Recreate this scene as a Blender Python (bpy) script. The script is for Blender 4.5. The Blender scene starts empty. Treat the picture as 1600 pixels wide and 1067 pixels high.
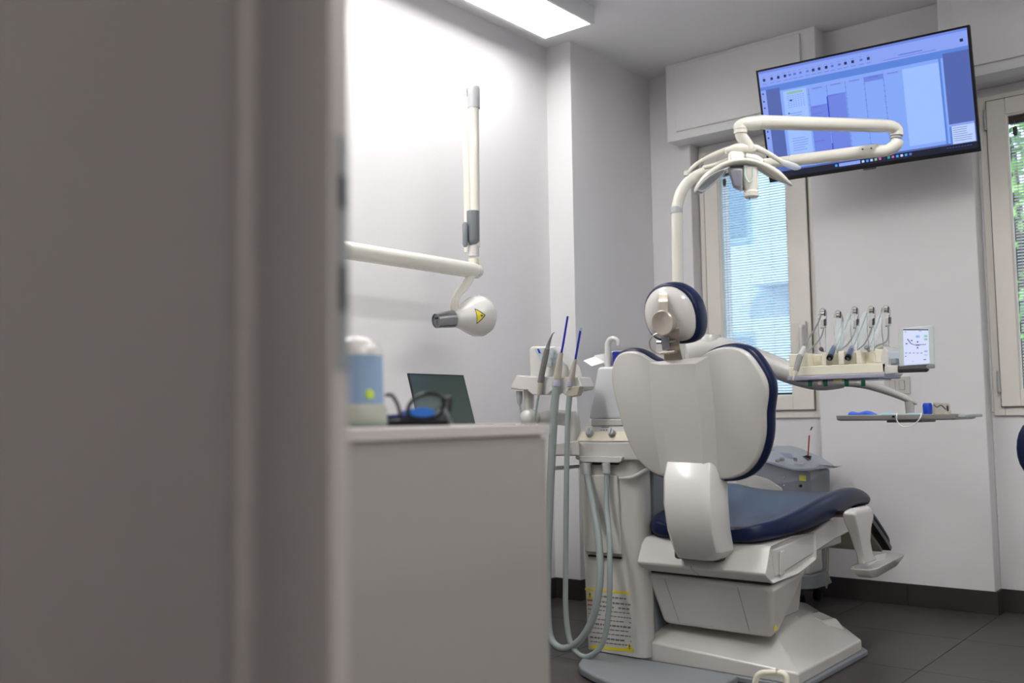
import bpy, bmesh, math, random
from mathutils import Vector, Matrix
random.seed(4)
sc = bpy.context.scene
COL = sc.collection

# ------------------------------------------------------------------ camera
HC = 0.95
FPX = 1523.5
YAW, PIT, ROL = math.radians(-39.0258), math.radians(4.3362), math.radians(-0.8702)
FW = Vector((math.sin(YAW)*math.cos(PIT), math.cos(YAW)*math.cos(PIT), math.sin(PIT)))
_r = Vector((math.cos(YAW), -math.sin(YAW), 0)); _u = _r.cross(FW)
RT = math.cos(ROL)*_r + math.sin(ROL)*_u
UP = -math.sin(ROL)*_r + math.cos(ROL)*_u
CP = Vector((0, 0, HC))
cam = bpy.data.cameras.new('camera')
cam.sensor_width = 36.0; cam.lens = FPX/1600*36.0
cam.clip_start = 0.02; cam.clip_end = 200
cam.dof.use_dof = True; cam.dof.focus_distance = 4.0; cam.dof.aperture_fstop = 2.0
co = bpy.data.objects.new('camera', cam); COL.objects.link(co)
m = Matrix((RT, UP, -FW)).transposed().to_4x4(); m.translation = CP
co.matrix_world = m
sc.camera = co

def ray(px, py): return FW + RT*((px-800)/FPX) - UP*((py-533.5)/FPX)
def at(px, py, x=None, y=None, z=None, d=None, pl=None):
    """point of the room seen at a photo position, on a given real plane"""
    r = ray(px, py)
    if x is not None: t = x/r.x
    elif y is not None: t = y/r.y
    elif z is not None: t = (z-HC)/r.z
    elif pl is not None: t = (pl[0]-CP).dot(pl[1])/r.dot(pl[1])
    else: t = d
    return CP + r*t

# ------------------------------------------------------------------ world, light, exposure
w = bpy.data.worlds.new('sky'); sc.world = w; w.use_nodes = True
bg = w.node_tree.nodes['Background']
bg.inputs['Color'].default_value = (0.66, 0.82, 1.0, 1); bg.inputs['Strength'].default_value = 1.8
sc.view_settings.view_transform = 'Standard'; sc.view_settings.look = 'None'
sc.view_settings.gamma = 1.0; sc.view_settings.use_curve_mapping = False
sc.view_settings.exposure = 0.78
sun = bpy.data.lights.new('sun', 'SUN'); sun.energy = 2.5; sun.angle = math.radians(1.0); sun.color = (1, .95, .86)
so = bpy.data.objects.new('sun', sun); COL.objects.link(so); so.rotation_euler = (math.radians(48), 0, math.radians(-150+180))
PANEL_EMIT = 7.0
E_B, E_C, E_D = 16.0, 17.5, 20.0

# ------------------------------------------------------------------ materials
def lin(c):
    return tuple((x/12.92 if x <= .04045 else ((x+.055)/1.055)**2.4) for x in c)
MATS = {}
def mat(name, rgb, rough=.5, metal=0, coat=0, bump=0, bscale=60, var=0, emit=0, alpha=1, trans=0, spec=.5, vscale=3, ior=1.45):
    if name in MATS: return MATS[name]
    m = bpy.data.materials.new(name); m.use_nodes = True
    nt = m.node_tree; b = nt.nodes['Principled BSDF']
    c = lin(rgb)+(1,)
    b.inputs['Base Color'].default_value = c
    b.inputs['Roughness'].default_value = rough; b.inputs['Metallic'].default_value = metal
    b.inputs['Coat Weight'].default_value = coat; b.inputs['Coat Roughness'].default_value = .08
    b.inputs['Alpha'].default_value = alpha; b.inputs['Transmission Weight'].default_value = trans
    b.inputs['Specular IOR Level'].default_value = spec; b.inputs['IOR'].default_value = ior
    tc = nt.nodes.new('ShaderNodeTexCoord')
    if emit:
        b.inputs['Emission Color'].default_value = c; b.inputs['Emission Strength'].default_value = emit
    n = nt.nodes.new('ShaderNodeTexNoise'); n.inputs['Scale'].default_value = vscale; n.inputs['Detail'].default_value = 4
    nt.links.new(tc.outputs['Object'], n.inputs['Vector'])
    mx = nt.nodes.new('ShaderNodeMix'); mx.data_type = 'RGBA'
    v = var if var else .01
    mx.inputs['A'].default_value = tuple(max(0, k*(1-v)) for k in c[:3])+(1,)
    mx.inputs['B'].default_value = tuple(min(1, k*(1+v)) for k in c[:3])+(1,)
    nt.links.new(n.outputs['Fac'], mx.inputs['Factor']); nt.links.new(mx.outputs['Result'], b.inputs['Base Color'])
    if bump:
        n2 = nt.nodes.new('ShaderNodeTexNoise'); n2.inputs['Scale'].default_value = bscale; n2.inputs['Detail'].default_value = 6
        nt.links.new(tc.outputs['Object'], n2.inputs['Vector'])
        bp = nt.nodes.new('ShaderNodeBump'); bp.inputs['Strength'].default_value = bump; bp.inputs['Distance'].default_value = .004
        nt.links.new(n2.outputs['Fac'], bp.inputs['Height']); nt.links.new(bp.outputs['Normal'], b.inputs['Normal'])
    MATS[name] = m
    return m
WALL = mat('wall_paint', (.895, .89, .895), .75, bump=.12, bscale=90, var=.02)
CEIL = mat('ceiling_paint', (.93, .93, .935), .85, bump=.05, bscale=80)
TRIM = mat('trim_paint', (.92, .92, .92), .45)
FLOORM = mat('floor_tile', (.275, .255, .25), .38, bump=.08, bscale=25, var=.10, vscale=6)
GROUT = mat('grout', (.30, .285, .28), .8)
SKIRT = mat('skirting_tile', (.235, .225, .22), .35, bump=.1, bscale=30, var=.12)
WGAP = mat('window_gap', (.42, .40, .38), .7)
WINF = mat('window_frame_white', (.90, .885, .85), .35)
DOORM = mat('door_lacquer', (.66, .635, .615), .42, bump=.03, bscale=10)
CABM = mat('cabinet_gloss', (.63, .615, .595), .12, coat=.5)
TOPM = mat('worktop', (.77, .75, .74), .35)
TOPE = mat('worktop_edge', (.62, .58, .55), .45)
WHITE = mat('white_plastic', (.825, .82, .805), .22, coat=.3)
WHITE2 = mat('warm_white_plastic', (.79, .785, .765), .2, coat=.3)
IVORY = mat('ivory_lamp_plastic', (.89, .885, .84), .2, coat=.3)
CREAM = mat('cream_silicone', (.89, .875, .80), .35)
LGREY = mat('light_grey_plastic', (.70, .71, .72), .35)
LAVG = mat('lavender_grey_plastic', (.62, .62, .68), .4)
MGREY = mat('mid_grey_plastic', (.50, .52, .54), .4)
DGREY = mat('dark_grey_plastic', (.28, .29, .30), .45)
HOSE = mat('grey_silicone_hose', (.58, .62, .61), .45)
BEIGE = mat('beige_grey_plastic', (.66, .64, .59), .4)
BLACK = mat('black_plastic', (.03, .03, .035), .35)
SEAM_SHADE = mat('seam_and_shade', (.20, .19, .18), .7)  # for dark seams, and for shade painted in as a dark strip
BLUE = mat('navy_leather', (.065, .115, .255), .36, bump=.2, bscale=220, coat=.04, spec=.35, var=.04)
CHROME = mat('chrome', (.85, .84, .82), .16, metal=1)
BRUSH = mat('brushed_bronze_steel', (.84, .81, .76), .38, metal=1)
STEEL = mat('steel', (.62, .63, .64), .3, metal=1)
DKMET = mat('dark_metal', (.28, .26, .25), .4, metal=.8)
CLEAR = mat('clear_sleeve', (.82, .88, .90), .12, alpha=.20)
YEL = mat('yellow_print', (.88, .82, .18), .5)
TXT = mat('grey_print', (.45, .44, .47), .6)
RTXT = mat('red_print', (.66, .40, .40), .6)
BLUT = mat('blue_plastic', (.06, .16, .62), .3)
BLUG = mat('blue_nitrile', (.26, .42, .90), .5)
MASK = mat('mask_blue', (.62, .78, .86), .8)
PAPER = mat('paper_white', (.90, .90, .90), .8)
GREEN = mat('green_knob', (.02, .36, .24), .35)
RED = mat('red_stick', (.60, .10, .06), .4)

# ------------------------------------------------------------------ mesh helper
class MB:
    def __init__(s): s.v = []; s.f = []; s.m = []
    def add(s, vs, fs, mi=0):
        o = len(s.v); s.v += [Vector(p) for p in vs]
        s.f += [tuple(i+o for i in f) for f in fs]; s.m += [mi]*len(fs); return s
    def box(s, a, b, mi=0):
        (x0, y0, z0), (x1, y1, z1) = a, b
        return s.hexa([(x0, y0, z0), (x1, y0, z0), (x1, y1, z0), (x0, y1, z0), (x0, y0, z1), (x1, y0, z1), (x1, y1, z1), (x0, y1, z1)], mi)
    def hexa(s, p, mi=0):
        return s.add(p, [(3, 2, 1, 0), (4, 5, 6, 7), (0, 1, 5, 4), (1, 2, 6, 5), (2, 3, 7, 6), (3, 0, 4, 7)], mi)
    def prism(s, pts, ex, mi=0):
        pts = [Vector(p) for p in pts]; ex = Vector(ex); n = len(pts)
        return s.add(pts+[p+ex for p in pts], [tuple(range(n))[::-1], tuple(range(n, 2*n))]+[(i, (i+1) % n, n+(i+1) % n, n+i) for i in range(n)], mi)
    def loft(s, rings, mi=0, cap=True):
        n = len(rings[0]); vs = [p for r in rings for p in r]; fs = []
        for k in range(len(rings)-1):
            for i in range(n):
                j = (i+1) % n
                fs.append((k*n+i, k*n+j, (k+1)*n+j, (k+1)*n+i))
        if cap: fs.append(tuple(range(n))[::-1]); fs.append(tuple(range((len(rings)-1)*n, len(rings)*n)))
        return s.add(vs, fs, mi)
    def tube(s, pts, r, seg=10, sub=4, mi=0, asp=1.0):
        pts = [Vector(p) for p in pts]
        rs = list(r) if isinstance(r, (list, tuple)) else [r]*len(pts)
        if sub > 1 and len(pts) > 2:
            q = []; qr = []
            for i in range(len(pts)-1):
                p0 = pts[max(i-1, 0)]; p1 = pts[i]; p2 = pts[i+1]; p3 = pts[min(i+2, len(pts)-1)]
                for k in range(sub):
                    t = k/sub
                    q.append(.5*((2*p1)+(p2-p0)*t+(2*p0-5*p1+4*p2-p3)*t*t+(3*p1-p0-3*p2+p3)*t**3)); qr.append(rs[i]*(1-t)+rs[i+1]*t)
            q.append(pts[-1]); qr.append(rs[-1]); pts, rs = q, qr
        T = (pts[1]-pts[0]).normalized()
        N = T.orthogonal().normalized()
        if asp != 1.0:
            N = (Vector((0, 0, 1))-T*T.z).normalized()
        rings = []
        for i, p in enumerate(pts):
            t = (pts[min(i+1, len(pts)-1)]-pts[max(i-1, 0)]).normalized()
            N = (N-t*N.dot(t)).normalized(); B = t.cross(N)
            rings.append([p+(N*math.cos(a)*asp+B*math.sin(a))*rs[i] for a in [2*math.pi*k/seg for k in range(seg)]])
        return s.loft(rings, mi)
    def lathe(s, p, ax, prof, seg=24, mi=0, sx=1.0):
        p = Vector(p); ax = Vector(ax).normalized()
        N = ax.orthogonal().normalized() if abs(ax.z) > .99 or sx == 1.0 else (Vector((0, 0, 1))-ax*ax.z).normalized()
        B = ax.cross(N)
        return s.loft([[p+ax*t+(N*math.cos(2*math.pi*k/seg)+B*math.sin(2*math.pi*k/seg)*sx)*max(r, 1e-5) for k in range(seg)] for t, r in prof], mi)
    def build(s, name, mats, parent=None, bevel=0, seg=2, subd=0, ang=35, smooth=True, kind=None, base=None):
        if not isinstance(mats, (list, tuple)): mats = [mats]
        org = Vector((0, 0, 0))
        if parent is not None: org = wloc(parent)
        elif base is not None: org = Vector(base)
        me = bpy.data.meshes.new(name)
        me.from_pydata([v-org for v in s.v], [], s.f)
        for mm in mats: me.materials.append(mm)
        me.polygons.foreach_set('material_index', s.m)
        bm = bmesh.new(); bm.from_mesh(me); bmesh.ops.recalc_face_normals(bm, faces=bm.faces)
        for f in bm.faces: f.smooth = smooth
        if smooth and not subd:
            for e in bm.edges:
                if len(e.link_faces) == 2 and e.calc_face_angle(0) > math.radians(ang): e.smooth = False
        bm.to_mesh(me); bm.free()
        o = bpy.data.objects.new(name, me); COL.objects.link(o)
        if parent is not None: o.parent = parent
        else: o.location = org
        if bevel:
            md = o.modifiers.new('bevel', 'BEVEL'); md.width = bevel; md.segments = seg; md.limit_method = 'ANGLE'; md.angle_limit = math.radians(30)
            md.harden_normals = True
        if subd:
            md = o.modifiers.new('sub', 'SUBSURF'); md.levels = subd; md.render_levels = subd
        if kind: o['kind'] = kind
        return o
def wloc(o):
    l = Vector(o.location)
    while o.parent: o = o.parent; l += Vector(o.location)
    return l
def tag(o, label, cat, group=None, kind=None):
    o['label'] = label; o['category'] = cat
    if group: o['group'] = group
    if kind: o['kind'] = kind
    return o
def thing(name, label, cat, loc, group=None):
    o = bpy.data.objects.new(name, None); COL.objects.link(o); o.location = loc; o.empty_display_size = .05
    return tag(o, label, cat, group)
def root_struct(name, loc=(0, 0, 0)):
    o = bpy.data.objects.new(name, None); COL.objects.link(o); o.location = loc; o['kind'] = 'structure'; o.empty_display_size = .05
    return o
def copy_tree(o, loc, label=None):
    r = o.copy(); COL.objects.link(r); r.location = loc
    if label: r['label'] = label
    def rec(src, dst):
        for ch in [c for c in src.children]:
            c = ch.copy(); COL.objects.link(c); c.parent = dst; rec(ch, c)
    rec(o, r); return r
def px2m(p, d): return p*d/FPX
def disc_poly(c, u, v, n=20, p=2.0):
    out = []
    for k in range(n):
        a = 2*math.pi*k/n; ca, sa = math.cos(a), math.sin(a)
        out.append(Vector(c)+Vector(u)*math.copysign(abs(ca)**(2/p), ca)+Vector(v)*math.copysign(abs(sa)**(2/p), sa))
    return out

# ================================================================== ROOM
ZC = 2.945; YW = 4.96; YR = 5.06; XL = -3.10; XP = -2.94; XR = 1.9; YF = -1.6
floor = root_struct('floor')
MB().box((XL, YF, -.06), (XR, 5.4, -.006)).build('screed', GROUT, floor, smooth=False)
tile_me = None
k = 0
xs = [-1.75+.6*i for i in range(-3, 7)]; ys = [4.35+.6*i for i in range(-10, 2)]
for x0 in xs:
    for y0 in ys:
        a = max(x0, XL); b = min(x0+.6, XR); c = max(y0, YF); d = min(y0+.6, 5.1)
        if b-a < .02 or d-c < .02: continue
        MB().box((a+.0012, c+.0012, -.012), (b-.0012, d-.0012, 0)).build('tile', FLOORM, floor, bevel=.0008, seg=1, smooth=False)
MB().box((XL-.1, YF-.1, ZC), (XR+.1, 5.4, ZC+.1)).build('ceiling', CEIL, smooth=False, kind='structure')
b = MB(); b.box((XL-.12, YF, 0), (XL, 5.4, ZC))
b.build('wall_left', WALL, smooth=False, kind='structure')
MB().box((XL, 4.157, 0), (XP, 5.4, ZC)).build('trim_3', WALL, smooth=False, kind='structure')
MB().box((XR, YF, 0), (XR+.12, 5.4, ZC)).build('wall_right', WALL, smooth=False, kind='structure')
MB().box((XL-.12, YF-.12, 0), (XR+.12, YF, ZC)).build('wall_front', WALL, smooth=False, kind='structure')
# back wall: strips, piers and the window recesses
W1 = (-2.675, -1.965); W2 = (-1.165, -.455); HT = 2.50
b = MB()
b.box((XP, YW, 0), (W1[0], 5.4, ZC)); b.box((W1[1], YW, 0), (W2[0], 5.4, ZC)); b.box((W2[1], YW, 0), (XR, 5.4, ZC))
for a_, c_ in (W1, W2):
    b.box((a_, YR, 0), (c_, 5.4, .93)); b.box((a_, YW, HT), (c_, 5.4, ZC)); b.box((a_, YR, 2.42), (c_, 5.4, HT))
    b.box((a_, YR, .93), (a_+.02, 5.4, 2.42)); b.box((c_-.02, YR, .93), (c_, 5.4, 2.42))
b.build('wall_back', WALL, bevel=.006, kind='structure')
# skirting
sk = root_struct('baseboard_back')
def skirt(x0, y0, x1, y1, par=None):
    MB().box((x0, y0, 0), (x1, y1, .104)).build('skirting_tile', SKIRT, par or sk, bevel=.0015, seg=1, smooth=False)
for x0, x1 in ((XP+.012, W1[0]),): skirt(x0, YW-.012, x1, YW)
skirt(W1[0], YR-.012, W1[1], YR)
skirt(W1[1]-.012, YW-.012, -1.558, YW); skirt(-1.556, YW-.012, W2[0]+.012, YW)
skirt(W2[0], YW, W2[0]+.012, YR-.012); skirt(W2[0], YR-.012, W2[1], YR); skirt(W2[1], YW-.012, XR, YW)
sl = root_struct('baseboard_left')
skirt(XL, 3.0, XL+.012, 4.145, sl); skirt(XL, 4.145, XP+.012, 4.157, sl); skirt(XP, 4.157, XP+.012, 4.948, sl)
# roller shutter boxes above the windows
for n, xa in ((1, -2.752), (2, -1.262)):
    xb = xa+.885
    t = root_struct('trim_%d' % n, (xa, YW, 2.497))
    MB().box((xa, 4.839, 2.497), (xb, YW, ZC)).build('shutter_box', TRIM, t, bevel=.002)
    MB().box((xa+.062, 4.826, 2.545), (xb-.078, 4.839, 2.925)).build('panel', TRIM, t, bevel=.005, seg=3)
# windows
GLASS = bpy.data.materials.new('window_glass'); GLASS.use_nodes = True
nt = GLASS.node_tree; nt.nodes.remove(nt.nodes['Principled BSDF'])
tr = nt.nodes.new('ShaderNodeBsdfTransparent'); gl = nt.nodes.new('ShaderNodeBsdfGlossy'); gl.inputs['Roughness'].default_value = .02
fr = nt.nodes.new('ShaderNodeFresnel'); mxs = nt.nodes.new('ShaderNodeMixShader'); tr.inputs['Color'].default_value = (.93, .97, .98, 1)
nt.links.new(fr.outputs[0], mxs.inputs[0]); nt.links.new(tr.outputs[0], mxs.inputs[1]); nt.links.new(gl.outputs[0], mxs.inputs[2])
nt.links.new(mxs.outputs[0], nt.nodes['Material Output'].inputs[0])
SLAT = mat('blind_slat_white', (.93, .95, .97), .45)
_n = SLAT.node_tree; _t = _n.nodes.new('ShaderNodeBsdfTranslucent'); _t.inputs['Color'].default_value = (.85, .9, .95, 1)
_x = _n.nodes.new('ShaderNodeMixShader'); _x.inputs[0].default_value = .45
_n.links.new(_n.nodes['Principled BSDF'].outputs[0], _x.inputs[1]); _n.links.new(_t.outputs[0], _x.inputs[2]); _n.links.new(_x.outputs[0], _n.nodes['Material Output'].inputs[0])
def ringframe(mb, x0, x1, z0, z1, wl, wr, wb, wt, y0, y1):
    mb.box((x0, y0, z0), (x0+wl, y1, z1)); mb.box((x1-wr, y0, z0), (x1, y1, z1))
    mb.box((x0+wl, y0, z0), (x1-wr, y1, z0+wb)); mb.box((x0+wl, y0, z1-wt), (x1-wr, y1, z1))
def window(n, x0, x1, g0, g1, hinge, handle):
    t = root_struct('window_%d' % n, (x0, 5.05, .914))
    f = MB(); ringframe(f, x0, x1, .914, 2.455, .05, .05, .05, .04, 5.045, 5.14); f.build('frame', WINF, t, bevel=.003)
    s0 = x0+.037; s1 = x1-.037
    s = MB(); ringframe(s, s0, s1, .957, 2.425, g0-s0, s1-g1, 1.03-.957, 2.425-2.345, 5.03, 5.10); sash = s.build('sash', WINF, t, bevel=.004)
    g = MB(); ringframe(g, s0-.003, s1+.003, .954, 2.428, .004, .004, .004, .004, 5.034, 5.046); g.build('sash_gasket', WGAP, sash, smooth=False)
    # sloping glazing bead
    d_ = MB(); ringframe(d_, g0-.002, g1+.002, 1.028, 2.347, .010, .010, .010, .010, 5.037, 5.06); d_.build('glazing_bead', WINF, sash, bevel=.003)
    MB().box((g0, 5.086, 1.03), (g1, 5.089, 2.345)).build('pane', GLASS, sash, smooth=False)
    hx = s0-.006 if hinge < 0 else s1+.006
    for z_ in (1.075, 2.335):
        h = MB().lathe((hx, 5.026, z_-.05), (0, 0, 1), [(0, .007), (.048, .007), (.0481, .0055), (.052, .0055), (.0521, .007), (.10, .007)], 12)
        h.build('hinge', LGREY, sash)
    if handle:
        hx = s1-.037 if hinge < 0 else s0+.03
        hb = MB().box((hx-.014, 5.012, 1.30), (hx+.014, 5.032, 1.43)).build('handle', WHITE, sash, bevel=.006, seg=3)
        MB().tube([(hx, 5.015, 1.40), (hx, 4.985, 1.40), (hx, 4.98, 1.37), (hx, 4.98, 1.275)], [.010, .010, .011, .012], 10).build('handle_lever', WHITE, hb)
def blind(n, g0, g1, label):
    t = thing('venetian_blind', label, 'blind', (g0, 5.075, 1.035))
    rail = MB().box((g0+.004, 5.055, 2.305), (g1-.004, 5.082, 2.343)).build('head_rail', DKMET, t, bevel=.002)
    MB().box((g0+.02, 5.060, 1.040), (g1-.02, 5.080, 1.052)).build('bottom_rail', DKMET, t, bevel=.002)
    me0 = None; N = 86
    for k in range(N):
        z = 1.062+k*(2.300-1.062)/(N-1)
        if me0 is None:
            h = .0075
            ta = math.radians(38); dy, dz = h*math.cos(ta), h*math.sin(ta)
            mb = MB(); x0, x1 = g0+.012, g1-.012
            mid = .0012
            mb.add([(x0, 5.070-dy, z-dz), (x1, 5.070-dy, z-dz), (x0, 5.070-.3*dz, z+mid), (x1, 5.070-.3*dz, z+mid), (x0, 5.070+dy, z+dz), (x1, 5.070+dy, z+dz)], [(0, 1, 3, 2), (2, 3, 5, 4)])
            o = mb.build('slat', SLAT, t); me0 = o; z0 = z
        else:
            o = me0.copy(); COL.objects.link(o); o.parent = t; o.location = (0, 0, z-z0)
    for fx in (.13, .42, .74):
        x = g0+(g1-g0)*fx
        MB().tube([(x, 5.060, 1.045), (x, 5.060, 2.31)], .0012, 5, 1).build('ladder_cord', PAPER, t)
    x = g0+.035
    c = MB().tube([(x, 5.052, 1.25), (x, 5.052, 2.31)], .0012, 5, 1).build('pull_cord', LGREY, t)
    MB().lathe((x, 5.052, 2.24), (0, 0, 1), [(0, .006), (.01, .010), (.04, .010), (.045, .004)], 10).build('cord_lock', DKMET, t)
window(1, -2.668, -1.985, -2.545, -2.137, -1, True)
blind(1, -2.545, -2.137, 'white venetian blind in the window behind the dental chair')
window(2, -1.150, -.47, -1.030, -.60, -1, False)
blind(2, -1.030, -.60, 'white venetian blind in the window at the right picture edge')

# ceiling light
def ceiling_light(x0, x1, y0, y1, label, e=PANEL_EMIT):
    t = thing('ceiling_light', label, 'ceiling light', ((x0+x1)/2, (y0+y1)/2, ZC))
    b = MB(); w_ = .016
    b.box((x0, y0, 2.857), (x0+w_, y1, ZC)); b.box((x1-w_, y0, 2.857), (x1, y1, ZC))
    b.box((x0+w_, y0, 2.857), (x1-w_, y0+w_, ZC)); b.box((x0+w_, y1-w_, 2.857), (x1-w_, y1, ZC)); b.box((x0+w_, y0+w_, 2.93), (x1-w_, y1-w_, ZC))
    b.build('housing', TRIM, t, bevel=.0015, seg=1)
    MB().box((x0+w_, y0+w_, 2.862), (x1-w_, y1-w_, 2.868)).build('diffuser', mat('panel_light_%d' % round(e*10), (1.0, .99, .982), .5, emit=e), t, smooth=False)
    return t
ceiling_light(-2.905, -2.597, 2.40, 3.885, 'rectangular white led panel on the ceiling near the left wall')
ceiling_light(-2.905, -2.597, .80, 2.28, 'second white led panel of the left row, nearer the door and out of the picture', E_B)
ceiling_light(-.62, -.31, 1.95, 3.30, 'white led panel on the ceiling, out of the picture at right', E_C)
ceiling_light(.75, 1.06, .2, 1.55, 'added fill led panel on the ceiling beside the door, unseen', E_D)  # unseen fill light, added to brighten the tv wall and shutter box

# ================================================================== DOOR in the foreground (open leaf)
L = Vector((-.922, -.371, 0)).normalized(); E_ = Vector((-L.y*-1, 0, 0)); E_ = Vector((L.y, -L.x, 0))
A0 = Vector((-.719, .611, 0))
if E_.y < 0: E_ = -E_
def dp(u, v): return A0+L*u+E_*v     # u along leaf, v into thickness
TH = .040
door = root_struct('door_1', A0)
prof = [dp(0, 0), dp(.004, -.000), dp(.070, 0), dp(.074, .004), (dp(.080, .0065)), dp(.092, .0045), dp(.098, .001), dp(.106, .001), dp(.112, .005), dp(.116, .006),
        dp(.66, .006), dp(.67, .001), dp(.70, .0055), dp(.71, 0), dp(.80, 0), dp(.80, TH), dp(0, TH), dp(0, TH*.22), dp(.003, TH*.20), dp(.003, TH*.16), dp(0, TH*.15)]
MB().prism([p+Vector((0, 0, .008)) for p in prof], (0, 0, 2.1)).build('leaf', DOORM, door, ang=50)
lock = MB()
def ep(v, z): return A0+E_*v+L*(-.0012)+Vector((0, 0, z))
lock.prism([ep(TH*.30, .995), ep(TH*.92, .995), ep(TH*.92, 1.225), ep(TH*.30, 1.225)], L*.004)
zt = lambda py: at(532, py, d=.955).z
lock = MB().prism([ep(TH*.30, zt(580)), ep(TH*.95, zt(580)), ep(TH*.95, zt(205)), ep(TH*.30, zt(205))], L*.003)
lk = lock.build('lock_plate', mat('lock_steel', (.52, .53, .53), .5, metal=.2), door, bevel=.0006)
for a_, b_ in ((270, 322), (412, 486)):
    MB().prism([p-L*.0006 for p in (ep(TH*.45, zt(b_)), ep(TH*.84, zt(b_)), ep(TH*.84, zt(a_)), ep(TH*.45, zt(a_)))], L*.002).build('latch_opening', BLACK, lk, smooth=False)
for z_ in (zt(222), zt(566)):
    MB().lathe(A0+E_*(TH*.62)-L*.0022+Vector((0, 0, z_)), L, [(0, .003), (.001, .0034)], 12).build('screw', STEEL, lk)

# ================================================================== front cabinet with worktop
cab = thing('base_cabinet', 'glossy white base cabinet in the foreground, right end panel beside the hoses', 'cabinet', (-1.6, 1.2, 0))
CX, CY = -1.148, 1.508
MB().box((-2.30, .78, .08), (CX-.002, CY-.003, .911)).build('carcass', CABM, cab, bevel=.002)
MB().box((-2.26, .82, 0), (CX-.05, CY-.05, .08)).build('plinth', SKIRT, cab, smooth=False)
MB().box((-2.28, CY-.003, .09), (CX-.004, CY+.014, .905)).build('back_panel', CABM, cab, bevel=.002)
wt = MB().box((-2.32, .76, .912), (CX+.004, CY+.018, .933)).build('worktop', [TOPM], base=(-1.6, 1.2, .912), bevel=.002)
tag(wt, 'pale worktop on the foreground cabinet, carrying goggles and canister', 'worktop')

# wall counter behind (carries the laptop)
wc = thing('wall_cabinet', 'low white cabinet along the left wall behind the foreground cabinet', 'cabinet', (-2.8, 2.4, 0))
MB().box((XL+.004, 1.7, .08), (-2.52, 3.27, .875)).build('carcass', CABM, wc, bevel=.002)
MB().box((XL+.004, 1.72, 0), (-2.56, 3.25, .08)).build('plinth', SKIRT, wc, smooth=False)
for k in range(3):
    d_ = MB().box((-2.519, 1.705+k*.52, .09), (-2.500, 2.22+k*.52, .87)).build('cabinet_door', CABM, wc, bevel=.0015)
    MB().tube([(-2.50, 1.77+k*.52, .80), (-2.48, 1.78+k*.52, .80), (-2.48, 1.90+k*.52, .80), (-2.50, 1.91+k*.52, .80)], .004, 8, 2).build('door_handle', STEEL, d_)
wt2 = MB().box((XL+.004, 1.69, .876), (-2.49, 3.28, .90)).build('worktop', TOPM, base=(-2.8, 2.4, .876), bevel=.002)
tag(wt2, 'worktop of the left wall cabinet under the laptop', 'worktop')

# laptop on it (screen faces the room, +x)
lp = thing('laptop', 'open laptop with a dark greenish screen beside the left wall', 'laptop', (-2.68, 3.0, .9))
q0 = at(637, 582.5, x=-2.80); q1 = at(724.5, 586, x=-2.80)
y0, y1 = q0.y, q1.y; zt_ = (q0.z+q1.z)/2
bx = -2.735; nrm = Vector((zt_-.915, 0, .065)).normalized()
def lid(o, e):  # quad on lid plane with inset e and offset o
    up = Vector((-2.80-bx, 0, zt_-.915)); ul = up.length; up.normalize(); base = Vector((bx, 0, .915))
    return [base+up*(e*1.0)+Vector((0, y0+e, 0))+nrm*o, base+up*(e)+Vector((0, y1-e, 0))+nrm*o, base+up*(ul-e)+Vector((0, y1-e, 0))+nrm*o, base+up*(ul-e)+Vector((0, y0+e, 0))+nrm*o]
ld = MB().prism(lid(-.006, 0), nrm*.006).build('lid', BLACK, lp, bevel=.002)
MB().prism(lid(.0, .006), nrm*.0008).build('screen', mat('laptop_screen', (.235, .285, .27), .15, emit=.16, spec=.6), ld, smooth=False)
kb = MB().box((bx, y0, .9005), (bx+.22, y1, .915)).build('keyboard_base', DGREY, lp, bevel=.003)
for r_ in range(5):
    for c_ in range(13):
        if r_ > 3 and 3 < c_ < 9: continue
        ky = y0+.02+c_*(y1-y0-.04)/13
        MB().box((bx+.03+r_*.019, ky, .915), (bx+.046+r_*.019, ky+.017, .9168)).build('key', BLACK, kb, smooth=False) if (r_*13+c_) % 1 == 0 else None

# ================================================================== TV on a wall arm
TC = Vector((-1.523, 4.508, 2.352)); ty, tp, tro = math.radians(5.847), math.radians(15.311), math.radians(.26)
trx = Vector((math.cos(ty), math.sin(ty), 0)); tn0 = Vector((math.sin(ty), -math.cos(ty), 0))
tup = Vector((0, 0, 1))*math.cos(tp)+tn0*math.sin(tp)
tr_ = trx*math.cos(tro)+tup*math.sin(tro); tu_ = -trx*math.sin(tro)+tup*math.cos(tro)
tn = tr_.cross(tu_)
if tn.y > 0: tn = -tn
tv = thing('television', 'wall mounted flat television showing a blue appointment calendar', 'television', (-1.55, YW, 2.35))
def tq(u, v, o=0): return TC+tr_*u+tu_*v+tn*o
W_, H_ = .48, .275
MB().prism([tq(-W_, -H_, 0), tq(W_, -H_, 0), tq(W_, H_, 0), tq(-W_, H_, 0)], -tn*.028).build('bezel', BLACK, tv, bevel=.003)
MB().prism([tq(-.30, -.22, -.028), tq(.30, -.22, -.028), tq(.27, .12, -.028), tq(-.27, .12, -.028)], -tn*.03).build('rear_housing', BLACK, tv, bevel=.01)
arm = MB(); c0 = tq(0, -.02, -.058)
arm.box((-1.62, YW-.012, 2.22), (-1.46, YW, 2.45)); arm.box((-1.58, YW-.2, 2.31), (-1.55, YW-.01, 2.36))
arm.tube([(-1.565, YW-.19, 2.335), (-1.52, (c0.y+YW-.19)/2, 2.335), c0], .018, 8, 1)
arm.prism([tq(-.12, -.12, -.056), tq(.12, -.12, -.056), tq(.12, .10, -.056), tq(-.12, .10, -.056)], -tn*.008)
arm.build('wall_bracket', BLACK, tv, smooth=False)
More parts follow.
